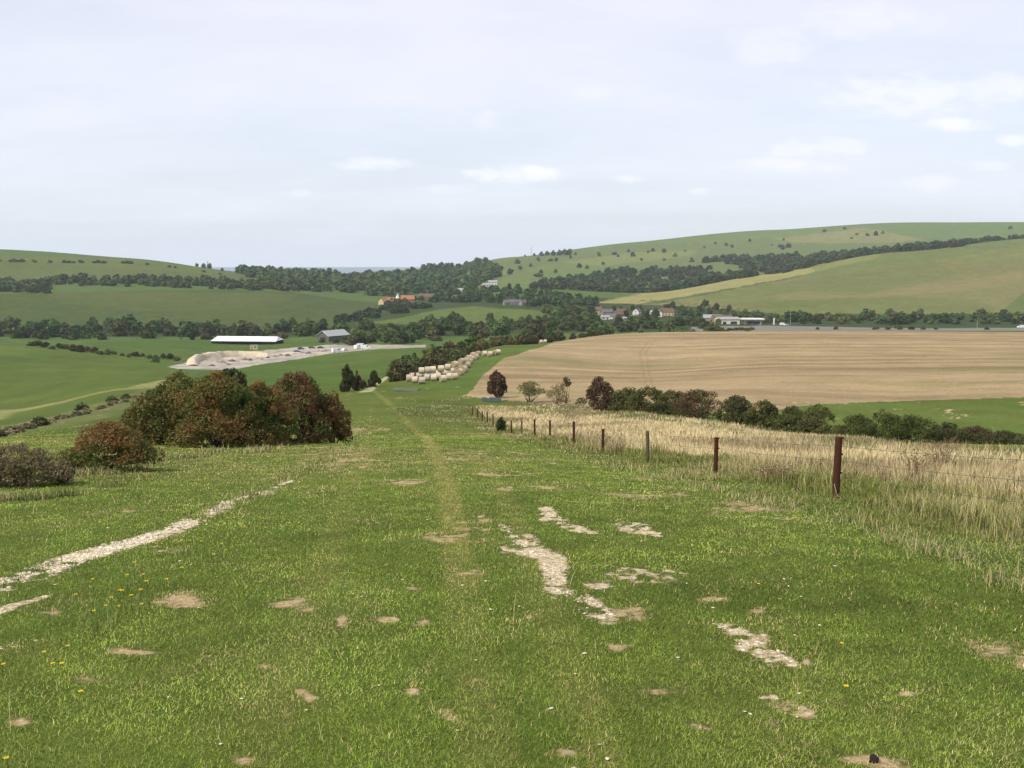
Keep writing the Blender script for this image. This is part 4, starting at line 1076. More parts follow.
def bale_meshes(seed):
    rs = np.random.default_rng(seed); seg = 28; rad = .75; L = 1.25
    prof = [(-L / 2, rad * .93), (-L / 2 + .05, rad * .985), (-L / 4, rad * 1.0), (0, rad * 1.012), (L / 4, rad), (L / 2 - .05, rad * .985), (L / 2, rad * .93)]
    v = []; f = []
    wob = 1 + .02 * np.sin(np.arange(seg) * 2 * 6.283 / seg + rs.random() * 6) + .012 * rs.standard_normal(seg)
    for x, r in prof:
        for k_ in range(seg):
            a = 6.2832 * k_ / seg; z = max(-rad * .95, r * wob[k_] * math.sin(a)); v.append((x, r * wob[k_] * math.cos(a), z + rad * .95))
    for i in range(len(prof) - 1):
        for k_ in range(seg): f.append([i * seg + k_, i * seg + (k_ + 1) % seg, (i + 1) * seg + (k_ + 1) % seg, (i + 1) * seg + k_])
    me = bpy.data.meshes.new('bale_roll'); me.from_pydata(v, [], f); me.materials.append(M_BALE); me.update()
    # rolled end faces: rings stepping in and out
    ends = []
    for s in (-1, 1):
        ve = []; fe = []; rings = 7
        for j in range(rings + 1):
            r = rad * .93 * (1 - j / rings * .93); x = s * (L / 2 - (.015 if j % 2 else 0) + .03 * (j / rings))
            for k_ in range(seg):
                a = 6.2832 * k_ / seg; z = max(-rad * .95, r * (wob[k_] if j == 0 else 1) * math.sin(a)); ve.append((x, r * (wob[k_] if j == 0 else 1) * math.cos(a), z + rad * .95))
        for j in range(rings):
            for k_ in range(seg): fe.append([j * seg + k_, j * seg + (k_ + 1) % seg, (j + 1) * seg + (k_ + 1) % seg, (j + 1) * seg + k_])
        fe.append([rings * seg + k_ for k_ in range(seg)])
        m2 = bpy.data.meshes.new('bale_end'); m2.from_pydata(ve, [], fe); m2.materials.append(M_BALE_END); m2.update(); ends.append(m2)
    return me, ends
BALES = [bale_meshes(300 + i) for i in range(4)]
def bale(p, rz, label, group, scale=1.0):
    me, ends = BALES[random.randrange(4)]
    root = empty('round_bale', p, rz); tag(root, label, 'bale', group); root.scale = (scale,) * 3
    link('wrapped_roll', me, root)
    for e in ends: link('rolled_end', e, root)
    return root
# u, v of the foot, stacked level, yaw, label
BG = 'straw bales beside the hedge'
front_l = 'pale round bale at the near edge of the heap'
mid_l = 'pale round bale in the middle of the heap beside the hedge'
far_l = 'brown-ended bale set apart at the far end of the row'
spots = [(409.5,381.5,8),(415,383,-5),(422,384,12),(428,380.5,-20),(434,381,5),(438.5,380,-15),(443,382,20),(450,379.5,-8),(454.5,379.5,10),(459.5,375.5,65),(464,372.5,58),
         (412,379,0),(419,379,12),(425,378,0),(431,377,18),(438,377,-12),(445,376,0),(451,374.5,20),(456,371,50),(461,368,55),(467,368,60),(470,364.5,60),(466,363,40),(472,361,50),(476,359.5,60),(478,356,60),(473,357,40),(469,360,30)]
for i, (u, v, a) in enumerate(spots):
    p = hit(u, v, 120)
    bale(p, R_(a + random.uniform(-6, 6)), front_l if i < 11 else mid_l, BG, random.uniform(.96, 1.06))
for (u, v, a, lv) in ((428,379.5,5,1),(422,380,0,1),(433,379,10,1),(448,376.5,0,1),(441,378,15,1),(455,373,50,1),(462,369.5,50,1)):
    p = hit(u, v, 120); p.z += 1.36
    bale(p, R_(a), 'pale round bale lying on top of the heap', BG)
for (u, v, a) in ((484.5,356,20),(490,356.5,15),(494,355.5,80),(498,354.5,20)):
    bale(hit(u, v, 150), R_(a), far_l, 'bales at the far end of the row')
for (u, v, a) in ((541,343.5,20),(545,343,15)):
    bale(hit(u, v, 150), R_(a), 'small pale bale at the tip of the stubble field', 'bales at the tip of the stubble field')

# ------------------------------------------------------------------ buildings
def bm_(name, c, **k_): return plain_mat(name, tuple(alb(*c, 1.2)), k_.pop('rough', .85), k_.pop('scale', 1.2), k_.pop('amt', .12), .15, **k_)
W_WHITE = bm_('white_render', (226, 224, 214)); W_CREAM = bm_('cream_render', (214, 196, 154)); W_BRICK = bm_('brick', (158, 112, 84), amt=.25); W_FLINT = bm_('flint_wall', (150, 146, 134), amt=.3)
R_TILE = bm_('clay_tiles', (172, 116, 92), amt=.25); R_BROWN = bm_('brown_tiles', (112, 92, 80), amt=.25); R_SLATE = bm_('slate', (108, 106, 112), amt=.2); R_GREY = bm_('grey_sheeting', (160, 162, 160), amt=.12)
GLASS = plain_mat('window_glass', (.03, .035, .04), .15, 2, .1, .5); TRIM = bm_('white_trim', (222, 222, 216)); DARK = plain_mat('dark_opening', (.03, .03, .03), .9, 2, .1)

def house(loc, rz, L, D, eav, ridge, wall, roof, label, group=None, chimney=1, wins=3, door=True, name='house', gable_win=True, wing=None):
    """gabled house, ridge along local x; front is local -y"""
    root = empty(name, loc, rz); tag(root, label, 'house' if name == 'house' else name.replace('_', ' '), group)
    mb = MB(); x, y = L / 2, D / 2; b = -1.2
    mb.face([(-x, -y, b), (x, -y, b), (x, -y, eav), (-x, -y, eav)]); mb.face([(x, y, b), (-x, y, b), (-x, y, eav), (x, y, eav)])
    for s in (-1, 1): mb.face([(s * x, -y, b), (s * x, y, b), (s * x, y, eav), (s * x, 0, ridge - .05), (s * x, -y, eav)])
    mb.build('wall', wall, root)
    mb = MB(); o = .45; th_ = .18; k_ = (ridge - eav) / y
    for s in (-1, 1):
        e = (s * (y + o), eav - o * k_); rdg = (0, ridge)
        p = [(-x - o, e[0], e[1]), (x + o, e[0], e[1]), (x + o, 0, ridge), (-x - o, 0, ridge)]
        mb.face(p); mb.face([(q[0], q[1], q[2] + th_) for q in p])
        mb.face([p[0], p[1], (p[1][0], p[1][1], p[1][2] + th_), (p[0][0], p[0][1], p[0][2] + th_)])
        for i, j in ((0, 3), (1, 2)): mb.face([p[i], p[j], (p[j][0], p[j][1], p[j][2] + th_), (p[i][0], p[i][1], p[i][2] + th_)])
    rf = mb.build('roof', roof, root)
    for c in range(chimney):
        m = MB(); cx = (-.7 + 1.4 * c) * x if chimney > 1 else .62 * x
        m.box((cx, 0, ridge + .35), (.9, .65, 1.8)); m.box((cx, 0, ridge + 1.3), (1.02, .78, .12)); m.build('chimney', W_BRICK, rf)
    def win(cx, cy, cz, w, h, side):
        m = MB(); n_ = MB(); s = side
        if s in ('f', 'k'):
            q = -1 if s == 'f' else 1
            m.box((cx, q * (y + .03), cz), (w + .2, .10, h + .2)); n_.box((cx, q * (y + .07), cz), (w, .06, h))
        else:
            q = 1 if s == 'r' else -1
            m.box((q * (x + .03), cy, cz), (.10, w + .2, h + .2)); n_.box((q * (x + .07), cy, cz), (.06, w, h))
        f_ = m.build('window', TRIM, root); n_.build('pane', GLASS, f_)
    floors = [1.5] + ([4.1] if eav > 4 else [])
    for fl in floors:
        for i in range(wins):
            cx = -x + L * (i + .5) / wins
            if fl == 1.5 and door and i == wins // 2: continue
            win(cx, 0, fl, 1.2, 1.3, 'f')
        if gable_win: win(0, 0, fl, 1.1, 1.2, 'r'); win(0, 0, fl, 1.1, 1.2, 'l')
    if door:
        m = MB(); cx = -x + L * (wins // 2 + .5) / wins; m.box((cx, -y - .03, 1.05), (1.0, .1, 2.1)); m.build('door', bm_('door_paint', (86, 74, 62)), root)
    return root
VG = 'village houses'
house(on(599, 985), R_(-55), 9, 7.5, 4.8, 8.2, W_CREAM, R_BROWN, 'tall cream house with its gable end to the right, left end of the village', VG)
house(on(607, 960), R_(10), 11, 7, 4.4, 7.4, W_FLINT, R_SLATE, 'dark slate-roofed house right of the cream gable', VG, 2)
house(on(605, 905), R_(5), 8, 5, 2.6, 4.0, W_WHITE, R_GREY, 'low white outbuilding with a pale roof below the cream gable', VG, 0, 2)
house(on(611.5, 915), R_(-15), 9, 7, 2.9, 5.2, W_WHITE, R_SLATE, 'white bungalow next to the low outbuilding', VG, 1, 2)
house(on(618, 925), R_(20), 9, 7, 4.4, 7.6, W_BRICK, R_BROWN, 'brick house with brown roof in the middle of the village', VG)
house(on(622, 965), R_(-20), 10, 7, 4.6, 7.4, W_CREAM, R_BROWN, 'cream house with brown roof behind the brick one', VG, 2)
house(on(637, 980), R_(60), 8, 7, 4.4, 7.6, W_WHITE, R_SLATE, 'white gabled house alone between dark trees', VG)
house(on(652, 965), R_(70), 8.5, 7, 4.4, 7.8, W_WHITE, R_BROWN, 'white-gabled brown-roofed house, left of a pair', VG)
house(on(659.5, 968), R_(70), 8.5, 7, 4.4, 7.8, W_WHITE, R_BROWN, 'white-gabled brown-roofed house, right of a pair', VG)
house(on(667, 985), R_(0), 13, 7.5, 4.4, 8.0, W_CREAM, R_BROWN, 'long brown-roofed house right of the white-gabled pair', VG, 2, 4)
house(on(630, 880), R_(3), 14, 5, 2.4, 3.4, W_FLINT, R_GREY, 'long low grey-roofed shed below the village', VG, 0, 3, name='shed')
HG = 'hamlet houses with orange roofs'
house(on(384, 1240), R_(55), 11, 9, 5.0, 9.2, W_CREAM, R_TILE, 'orange-roofed house at the left end of the hamlet', HG, 1)
house(on(390, 1255), R_(-10), 13, 9, 5.0, 9.4, W_BRICK, R_TILE, 'orange-roofed house with twin stacks beside the white cone', HG, 2)
house(on(408, 1260), R_(5), 18, 11, 5.6, 10.6, W_BRICK, R_TILE, 'broad bright orange-roofed house of the hamlet', HG, 2, 4)
house(on(404, 1180), R_(30), 7, 6, 2.8, 4.6, W_WHITE, R_SLATE, 'small white cottage below the orange roofs', None, 1, 2)
house(on(428, 1300), R_(-4), 24, 10, 4.2, 8.2, W_BRICK, R_BROWN, 'long brown-roofed barn right of the orange roofs', None, 0, 5, name='barn')
house(on(458, 1400), R_(2), 16, 9, 4.0, 7.0, W_WHITE, R_GREY, 'pale roofed farmhouse among the trees right of the hamlet', None, 1, 3)
house(on(487, 1480), R_(12), 14, 8, 3.6, 6.2, W_WHITE, R_GREY, 'dark-walled white-roofed bungalow on the wooded slope', None, 0, 3)
house(on(493, 1510), R_(0), 14, 8, 5.0, 8.0, W_WHITE, R_GREY, 'bright white house on the wooded slope', None, 1, 3)
for i, (u, Y, a) in enumerate(((507, 1120, 20), (512, 1130, -30), (518, 1125, 10), (523, 1118, 40))):
    house(on(u, Y), R_(a), 8.5, 6.5, 3.6, 6.6, W_FLINT, R_SLATE, ['leftmost grey slate cottage in the row above the green field', 'grey slate cottage turned left in the row', 'grey slate cottage, third in the row above the green field', 'rightmost grey slate cottage in the row'][i], 'grey cottages above the green field')
house(on(531.5, 1110), R_(80), 6, 5.5, 4.4, 7.0, W_WHITE, R_SLATE, 'small bright white gabled cottage right of the grey row', None, 1, 2)
# oast cone by the orange roofs
root = empty('oast_tower', on(398, 1262)); tag(root, 'white conical oast tower between the orange roofs', 'tower')
mb = MB(); mb.tube([(0, 0, -1), (0, 0, 7.5)], 3.0, 16); mb.build('wall', W_BRICK, root)
mb = MB(); mb.tube([(0, 0, 7.4), (0, 0, 12.5)], [3.3, .5], 16); mb.build('roof', W_WHITE, root)
mb = MB(); mb.tube([(0, 0, 12.5), (0, 0, 14)], [.55, .35], 10); mb.build('cowl', TRIM, root)

# white commercial buildings by the main road
def shed(loc, rz, L, D, h, roof_h, wall, roof, label, openings, name='commercial_building'):
    root = empty(name, loc, rz); tag(root, label, 'building')
    mb = MB(); x, y = L / 2, D / 2
    mb.face([(-x, -y, -1), (x, -y, -1), (x, -y, h), (-x, -y, h)]); mb.face([(-x, y, -1), (x, y, -1), (x, y, h), (-x, y, h)])
    for s in (-1, 1): mb.face([(s * x, -y, -1), (s * x, y, -1), (s * x, y, h), (s * x, 0, roof_h), (s * x, -y, h)])
    mb.build('wall', wall, root)
    m = MB()
    for s in (-1, 1):
        m.face([(-x - .4, s * (y + .4), h), (x + .4, s * (y + .4), h), (x + .4, 0, roof_h + .15), (-x - .4, 0, roof_h + .15)])
        m.box((0, s * (y + .35), h - .1), (L + .8, .3, .5))
    m.build('roof', roof, root)
    for cx, w, hh in openings:
        f_ = MB(); f_.box((cx, -y - .04, hh / 2 + .2), (w + .3, .12, hh + .3)); fo = f_.build('window', TRIM, root)
        g_ = MB(); g_.box((cx, -y - .09, hh / 2 + .2), (w, .1, hh)); g_.build('pane', GLASS, fo)
    return root
shed(on(727, 850), R_(4), 20, 12, 4.6, 6.4, W_WHITE, R_GREY, 'white flat-fronted showroom left of the filling station', [(-4, 3, 2.2), (4.5, 6, 2.4)])
shed(on(712, 880), R_(-12), 16, 12, 4.2, 7.0, bm_('green_grey_wall', (150, 158, 140)), R_GREY, 'grey-green barn behind trees left of the white showroom', [(0, 3, 2.4)], 'barn')
shed(on(722, 872), R_(6), 18, 9, 4.6, 7.2, W_BRICK, R_BROWN, 'brown-roofed workshop behind the white showroom', [(0, 3, 2)], 'workshop')
root = empty('filling_station', on(752, 850), R_(-6)); tag(root, 'white filling station canopy with dark glass shop beneath', 'filling station')
mb = MB(); mb.box((0, 0, 5.3), (21, 12, 1.0)); mb.box((0, 0, 5.9), (18, 9, .35), taper=.9); mb.build('canopy', W_WHITE, root)
for sx in (-1, 1):
    for sy in (-1, 1): m = MB(); m.tube([(sx * 7, sy * 3.5, -1), (sx * 7, sy * 3.5, 4.9)], .25, 10); m.build('column', TRIM, root)
m = MB(); m.box((1, 3.8, 1.7), (16, 4, 4.4)); m.build('shop', W_WHITE, root)
m = MB(); m.box((2, 1.75, 1.8), (12, .1, 2.2)); m.build('shop_window', GLASS, root)
for k_ in (-1, 0, 1): m = MB(); m.box((k_ * 4.5, -2, .6), (.7, .5, 1.9)); m.build('fuel_pump', bm_('pump_white', (210, 210, 206)), root)
root = empty('totem_sign', on(774, 845)); tag(root, 'tall white price sign right of the filling station', 'sign')
m = MB(); m.box((0, 0, 3.6), (1.5, .4, 6.2)); m.build('panel', W_WHITE, root)
m = MB(); m.box((0, 0, .1), (1.1, .3, 1.6)); m.build('foot', bm_('sign_foot', (110, 110, 110)), root)

# street lamps / poles
def lamp(loc, h, label, name='lamp_column', cat='lamp post'):
    root = empty(name, loc); tag(root, label, cat)
    m = MB(); m.tube([(0, 0, -.8), (0, 0, h * .9), (0, 0, h)], [.14, .09, .08], 8); m.build('column', bm_('galv_column', (200, 200, 196)), root)
    m = MB(); m.tube([(0, 0, h), (.5, -.5, h + .25), (1.2, -1.2, h + .3)], .06, 6); m.build('bracket', bm_('galv_bracket', (200, 200, 196)), root)
    m = MB(); m.box((1.4, -1.4, h + .3), (.75, .35, .18), R_(-45)); m.build('lantern', bm_('lantern_grey', (190, 190, 186)), root)
lamp(on(790.5, 850), 10.5, 'tall pale lamp column by the white van on the main road')
lamp(on(977.5, 800), 8.5, 'pale lamp column beside the road near the right edge')
def pole(loc, h, label, rz=0):
    root = empty('utility_pole', loc, rz); tag(root, label, 'utility pole')
    m = MB(); m.tube([(0, 0, -.8), (0, 0, h)], [.16, .11], 8); m.build('pole', M_OLDW, root)
    m = MB(); m.box((0, 0, h - .5), (1.8, .12, .14)); m.build('crossarm', M_OLDW, root)
    for s in (-1, 0, 1): m = MB(); m.tube([(s * .75, 0, h - .43), (s * .75, 0, h - .2)], [.07, .05], 6); m.build('insulator', TRIM, root)
pole(on(108, 690), 10, 'wooden utility pole in front of the left valley trees')
pole(on(206, 715), 9, 'wooden utility pole just left of the marquee')
pole(on(434.5, 545), 9.5, 'wooden utility pole where the pale road meets the russet hedge')
pole(on(465, 640), 9.5, 'wooden utility pole among the dark trees behind the hedge')
root = empty('radio_mast', on(531, 2600)); tag(root, 'thin red and white radio mast on the central skyline', 'mast')
for k_ in range(4):
    m = MB(); z0 = k_ * 6
    for a in (0, 2.094, 4.189): m.tube([(math.cos(a) * (1.5 - .3 * k_), math.sin(a) * (1.5 - .3 * k_), z0 - (2 if k_ == 0 else 0)), (math.cos(a) * (1.2 - .3 * k_), math.sin(a) * (1.2 - .3 * k_), z0 + 6)], .28, 5)
    m.box((0, 0, z0 + 5.8), (1.6 - .3 * k_, 1.6 - .3 * k_, .4)); m.build('lattice_section', bm_('mast_red', (200, 96, 84)) if k_ % 2 else W_WHITE, root)
root = empty('windpump', on(210, 1730)); tag(root, 'small windpump tower among trees on the left skyline', 'windpump')
m = MB()
for a in (.785, 2.356, 3.927, 5.498): m.tube([(math.cos(a) * 2, math.sin(a) * 2, -1), (math.cos(a) * .3, math.sin(a) * .3, 12)], .16, 5)
m.build('tower', bm_('tower_grey', (120, 124, 122)), root)
m = MB()
for k_ in range(10):
    a = k_ * .628; m.box((math.cos(a) * 1.3, -.4, 12.4 + math.sin(a) * 1.3), (.5, .06, .5))
m.build('fan', bm_('fan_grey', (150, 152, 150)), root)

# ------------------------------------------------------------------ marquee, yard
M_POLE = bm_('dark_pole', (92, 92, 90))
def marquee():
    root = empty('marquee', on(247, 655), R_(-7)); tag(root, 'long white marquee with open dark side on the green field', 'marquee')
    L, D, ev, rg = 48, 15, 3.0, 5.6; x, y = L / 2, D / 2; nb = 8
    m = MB(); n_ = 48
    def prof(i, t):  # t 0 eave .. 1 ridge
        sag = .18 * math.sin(math.pi * t) + .10 * abs(math.sin(math.pi * i / 6)) * (1 - t)
        return ev + (rg - ev) * t - sag
    for s in (-1, 1):
        for i in range(n_):
            for j in range(4):
                q = []
                for ii_, jj_ in ((i, j), (i + 1, j), (i + 1, j + 1), (i, j + 1)):
                    t = jj_ / 4; X = -x + L * ii_ / n_
                    X = X * (1 - .07 * t)                                            # hipped ends
                    q.append((X, s * y * (1 - t), prof(ii_, t)))
                m.face(q)
    for s in (-1, 1): m.face([(s * x, -y, ev), (s * x, y, ev), (s * x * .93, 0, rg)])
    for s in (-1, 1): m.box((0, s * (y + .03), ev - .25), (L, .05, .55))
    m.build('roof', bm_('marquee_canvas', (250, 250, 248), amt=.03), root)
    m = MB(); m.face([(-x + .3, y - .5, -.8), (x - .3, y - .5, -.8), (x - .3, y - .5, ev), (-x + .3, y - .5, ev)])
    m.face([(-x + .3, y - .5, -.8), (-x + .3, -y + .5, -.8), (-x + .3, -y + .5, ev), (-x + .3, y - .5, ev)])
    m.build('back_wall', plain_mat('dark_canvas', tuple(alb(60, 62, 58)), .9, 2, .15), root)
    for i in range(nb + 1):
        m = MB(); m.tube([(-x + .2 + (L - .4) * i / nb, -y, -1), (-x + .2 + (L - .4) * i / nb, -y, ev)], .07, 8); m.build('tent_pole', M_POLE, root)
marquee()
# cream hut
root = empty('site_hut', on(253, 585), R_(6)); tag(root, 'small cream site hut between marquee and chalk bank', 'hut')
m = MB(); m.box((0, 0, 1.2), (4.6, 2.6, 3.0)); m.build('wall', W_CREAM, root)
m = MB(); m.box((0, 0, 2.78), (4.9, 2.9, .14)); m.build('roof', R_GREY, root)
m = MB(); m.box((-1.2, -1.32, 1.0), (.9, .08, 2.0)); m.build('door', bm_('hut_door', (150, 140, 112)), root)
m = MB(); m.box((1, -1.32, 1.6), (1.2, .08, .8)); m.build('window', GLASS, root)
# chalk bank: a curved cut face
def chalk_bank():
    path = [hit(u, v, 380) for u, v in ((199,366),(199,362.5),(203,359.5),(212,358),(225,357),(240,356.8),(255,357),(268,357),(285,355),(300,352.5))]
    n = 60; P_ = []
    for i in range(n + 1):
        t = i / n * (len(path) - 1); k_ = min(int(t), len(path) - 2); P_.append(path[k_].lerp(path[k_ + 1], t - k_))
    hs = [2.9 * math.sin(math.pi * min(1, (i + 2) / 16) / 2) * (1 - sstep(.55, 1.0, i / n)) + .25 for i in range(n + 1)]
    V_ = []; F_ = []; cols = []
    W_ = 7
    for i, p in enumerate(P_):
        q = P_[min(i + 1, n)] - P_[max(i - 1, 0)]; nn = Vector((-q.y, q.x, 0)).normalized()
        if nn.y < 0 and i > 12: nn = -nn
        h = hs[i] * (1 + .08 * (random.random() - .5))
        for a, b in ((0, -.4), (.5, .30), (1.1, .72), (1.8, 1.0), (3.2, .98), (5.0, .5), (8.0, -.5)):
            V_.append(p + nn * a * (.9 + .25 * random.random()) + Vector((0, 0, h * b * (1 + .12 * (random.random() - .5)))))
    for i in range(n):
        for j in range(W_ - 1): F_.append([i * W_ + j, (i + 1) * W_ + j, (i + 1) * W_ + j + 1, i * W_ + j + 1])
    me = bpy.data.meshes.new('chalk_bank'); me.from_pydata([tuple(v) for v in V_], [], F_)
    me.materials.append(plain_mat('chalk_face', tuple(alb(226, 212, 184, 1.45)), .95, .5, .12, .05, bump=.3)); me.update()
    tag(link('chalk_bank', me), kind='structure')
chalk_bank()
M_HEAP = [plain_mat('rubble_pale', tuple(alb(206, 196, 180)), .95, 1.5, .2, .05, bump=.4), plain_mat('rubble_pink', tuple(alb(176, 150, 148)), .95, 1.5, .25, .05, bump=.4), plain_mat('rubble_grey', tuple(alb(130, 126, 132)), .95, 1.5, .25, .05, bump=.4)]
def heap_mesh(seed, mat):
    rs = np.random.default_rng(seed); v = []; f = []; seg = 14; rings = 5
    for j in range(rings):
        t = j / rings
        for k_ in range(seg):
            a = 6.283 * k_ / seg; r = (1 - t) * (1 + .16 * rs.standard_normal()); v.append((r * math.cos(a) * 1.3, r * math.sin(a), (t ** .8) * (1 + .1 * rs.standard_normal()) - (.25 if j == 0 else 0)))
    v.append((0, 0, 1.0))
    for j in range(rings - 1):
        for k_ in range(seg): f.append([j * seg + k_, j * seg + (k_ + 1) % seg, (j + 1) * seg + (k_ + 1) % seg, (j + 1) * seg + k_])
    for k_ in range(seg): f.append([(rings - 1) * seg + k_, (rings - 1) * seg + (k_ + 1) % seg, len(v) - 1])
    me = bpy.data.meshes.new('rubble_heap'); me.from_pydata(v, [], f); me.materials.append(mat); me.update(); return me
HM = [heap_mesh(400 + i, M_HEAP[i % 3]) for i in range(6)]
HL = ['pale heap of chalk rubble on the yard', 'pinkish heap of rubble on the yard', 'grey heap of rubble on the yard']
for i, (u, v) in enumerate(((216,362),(223,363),(232,361.5),(238,361.5),(245,360),(250,360.5),(258,358.5),(262,359.5),(268,358),(275,357),(281,355.5),(288,356),(295,354),(303,353),(309,353.5),(317,351.5),(326,351.5),(335,349.5),(341,350),(228,365),(212,366))):
    k_ = i % 6; o = link('rubble_heap', HM[k_], None, hit(u, v, 380)); s = random.uniform(.8, 1.9); o.scale = (s, s, s * random.uniform(.5, .9)); o.rotation_euler = (0, 0, random.uniform(0, 6.28))
    tag(o, HL[k_ % 3], 'heap', 'rubble heaps on the yard')

# vehicles
RUB = plain_mat('tyre_rubber', (.02, .02, .02), .9, 5, .1); RIM = plain_mat('wheel_rim', (.5, .5, .5), .4, 5, .1, .5, metal=.7); LAMP = plain_mat('lamp_glass', (.7, .7, .68), .2, 5, .05, .5)
def vehicle(name, loc, rz, paint, label, van=True, group=None):
    root = empty(name, loc, rz); tag(root, label, 'van' if van else 'car', group)
    if van: pr = [(-2.6,.35),(-2.6,2.25),(-2.45,2.4),(1.1,2.4),(1.75,1.55),(2.55,1.2),(2.6,.9),(2.6,.35)]; w = 1.9
    else: pr = [(-2.1,.35),(-2.1,.85),(-1.9,.95),(-1.45,1.42),(.35,1.42),(1.05,.95),(1.95,.78),(2.1,.6),(2.1,.35)]; w = 1.72
    m = MB(); 
    for s in (-1, 1): m.face([(x, s * w / 2 * (.92 if z > 1.3 else 1), z) for x, z in pr])
    for (x0, z0), (x1, z1) in zip(pr, pr[1:] + pr[:1]):
        a0 = w / 2 * (.92 if z0 > 1.3 else 1); a1 = w / 2 * (.92 if z1 > 1.3 else 1)
        m.face([(x0, -a0, z0), (x1, -a1, z1), (x1, a1, z1), (x0, a0, z0)])
    m.build('body', paint, root)
    for s in (-1, 1):
        g_ = MB()
        if van: g_.face([(.55, s * .955, 1.5), (1.55, s * .955, 1.5), (1.05, s * .90, 2.15), (.55, s * .90, 2.15)])
        else: g_.face([(-1.4, s * .865, .98), (.85, s * .865, .98), (.3, s * .80, 1.36), (-1.3, s * .80, 1.36)])
        g_.build('side_window', GLASS, root)
        l_ = MB(); l_.box((2.58 if van else 2.08, s * .68, .85 if van else .66), (.1, .3, .2)); l_.build('headlight', LAMP, root)
        for wx in ((-1.6, 1.65) if van else (-1.3, 1.3)):
            t = MB(); t.tube([(wx, s * (w / 2 - .22), .34), (wx, s * (w / 2 + .01), .34)], .34, 14); tyre = t.build('wheel', RUB, root)
            r = MB(); r.tube([(wx, s * (w / 2 + .0), .34), (wx, s * (w / 2 + .03), .34)], .20, 10); r.build('rim', RIM, tyre)
    g_ = MB()
    if van: g_.face([(1.16, -.8, 2.36), (1.79, -.86, 1.55), (1.79, .86, 1.55), (1.16, .8, 2.36)])
    else: g_.face([(.40, -.72, 1.40), (1.07, -.78, .97), (1.07, .78, .97), (.40, .72, 1.40)])
    g_.build('windscreen', GLASS, root)
    return root
P_WHITE = plain_mat('white_paint', (.78, .78, .77), .35, 2, .03, .5); P_DARK = plain_mat('dark_paint', (.03, .035, .05), .35, 2, .1, .5); P_BLUE = plain_mat('blue_paint', (.06, .10, .22), .35, 2, .1, .5); P_RED = plain_mat('red_paint', (.30, .05, .04), .35, 2, .1, .5)
vehicle('parked_van', hit(357.5, 349, 380), R_(70), P_WHITE, 'white van parked nose-on near the road end of the yard')
vehicle('parked_van', hit(361.5, 347.5, 380), R_(20), P_WHITE, 'white van furthest back by the road')
vehicle('parked_van', hit(365.5, 349.2, 380), R_(8), P_WHITE, 'white van at the right end, where the yard becomes the road')
vehicle('parked_van', hit(336.5, 352.5, 380), R_(40), P_WHITE, 'white van at the edge of the yard next to the green field')
vehicle('parked_car', hit(301, 349.5, 380), R_(15), P_DARK, 'black car parked at the back of the yard', False)
vehicle('parked_car', hit(312, 348.5, 380), R_(-10), P_DARK, 'dark car on the yard below the grey barn, left of another', False)
vehicle('parked_car', hit(321, 348.5, 380), R_(5), P_DARK, 'dark car on the yard directly below the grey barn', False)
vehicle('parked_car', hit(297, 352.5, 380), R_(30), P_BLUE, 'blue car parked among the rubble heaps', False)
vehicle('parked_car', hit(345, 351, 380), R_(60), P_WHITE, 'white car parked beside the green field', False)
vehicle('parked_van', on(783, 845), R_(5), P_WHITE, 'white van standing by the tall lamp column on the main road')
vehicle('parked_car', on(786.5, 842), R_(10), P_WHITE, 'white car beside the van by the lamp column', False)
vehicle('parked_car', on(747, 838), R_(20), P_RED, 'red car under the filling station canopy edge', False)
vehicle('parked_car', on(757, 836), R_(-10), P_DARK, 'dark car in front of the filling station', False)
vehicle('parked_van', on(1021, 760), R_(180), P_WHITE, 'white van driving along the main road at the right edge')

for u, Y, h in ((321, 632, 3), (336, 622, 3.4), (344, 628, 4.5), (352, 634, 5)):
    far_tree('roadside_bush', 'bush', on(u, Y, -.2), h, 'bush standing against the steel barn', 'bushes around the steel barn', 'bush', 1.0)
# grey barn in the valley trees
root = empty('steel_barn', on(333, 648, -1.0), R_(52)); tag(root, 'steel barn with a large pale grey roof in the valley trees', 'barn')
m = MB(); L, D, ev, rg = 19, 12, 5.2, 8.6; x, y = L / 2, D / 2
m.face([(-x, -y, -1), (x, -y, -1), (x, -y, ev), (-x, -y, ev)]); m.face([(-x, y, -1), (x, y, -1), (x, y, ev), (-x, y, ev)])
for s in (-1, 1): m.face([(s * x, -y, -1), (s * x, y, -1), (s * x, y, ev), (s * x, 0, rg), (s * x, -y, ev)])
m.build('wall', bm_('barn_boards', (104, 104, 98), stretch=(3, 3, .3)), root)
m = MB()
for s in (-1, 1): m.face([(-x - .5, s * (y + .5), ev - .2), (x + .5, s * (y + .5), ev - .2), (x + .5, 0, rg + .1), (-x - .5, 0, rg + .1)])
m.build('roof', bm_('barn_roof', (168, 172, 170), stretch=(6, .3, 1)), root)
m = MB(); m.box((-x - .06, 0, 2), (.14, 5, 4.2)); m.build('door', DARK, root)
for s in (-1, 1):
    m = MB(); m.tube([(-x - .55, 0, rg), (-x - .55, s * (y + .5), ev - .3)], .16, 6); m.build('bargeboard', TRIM, root)

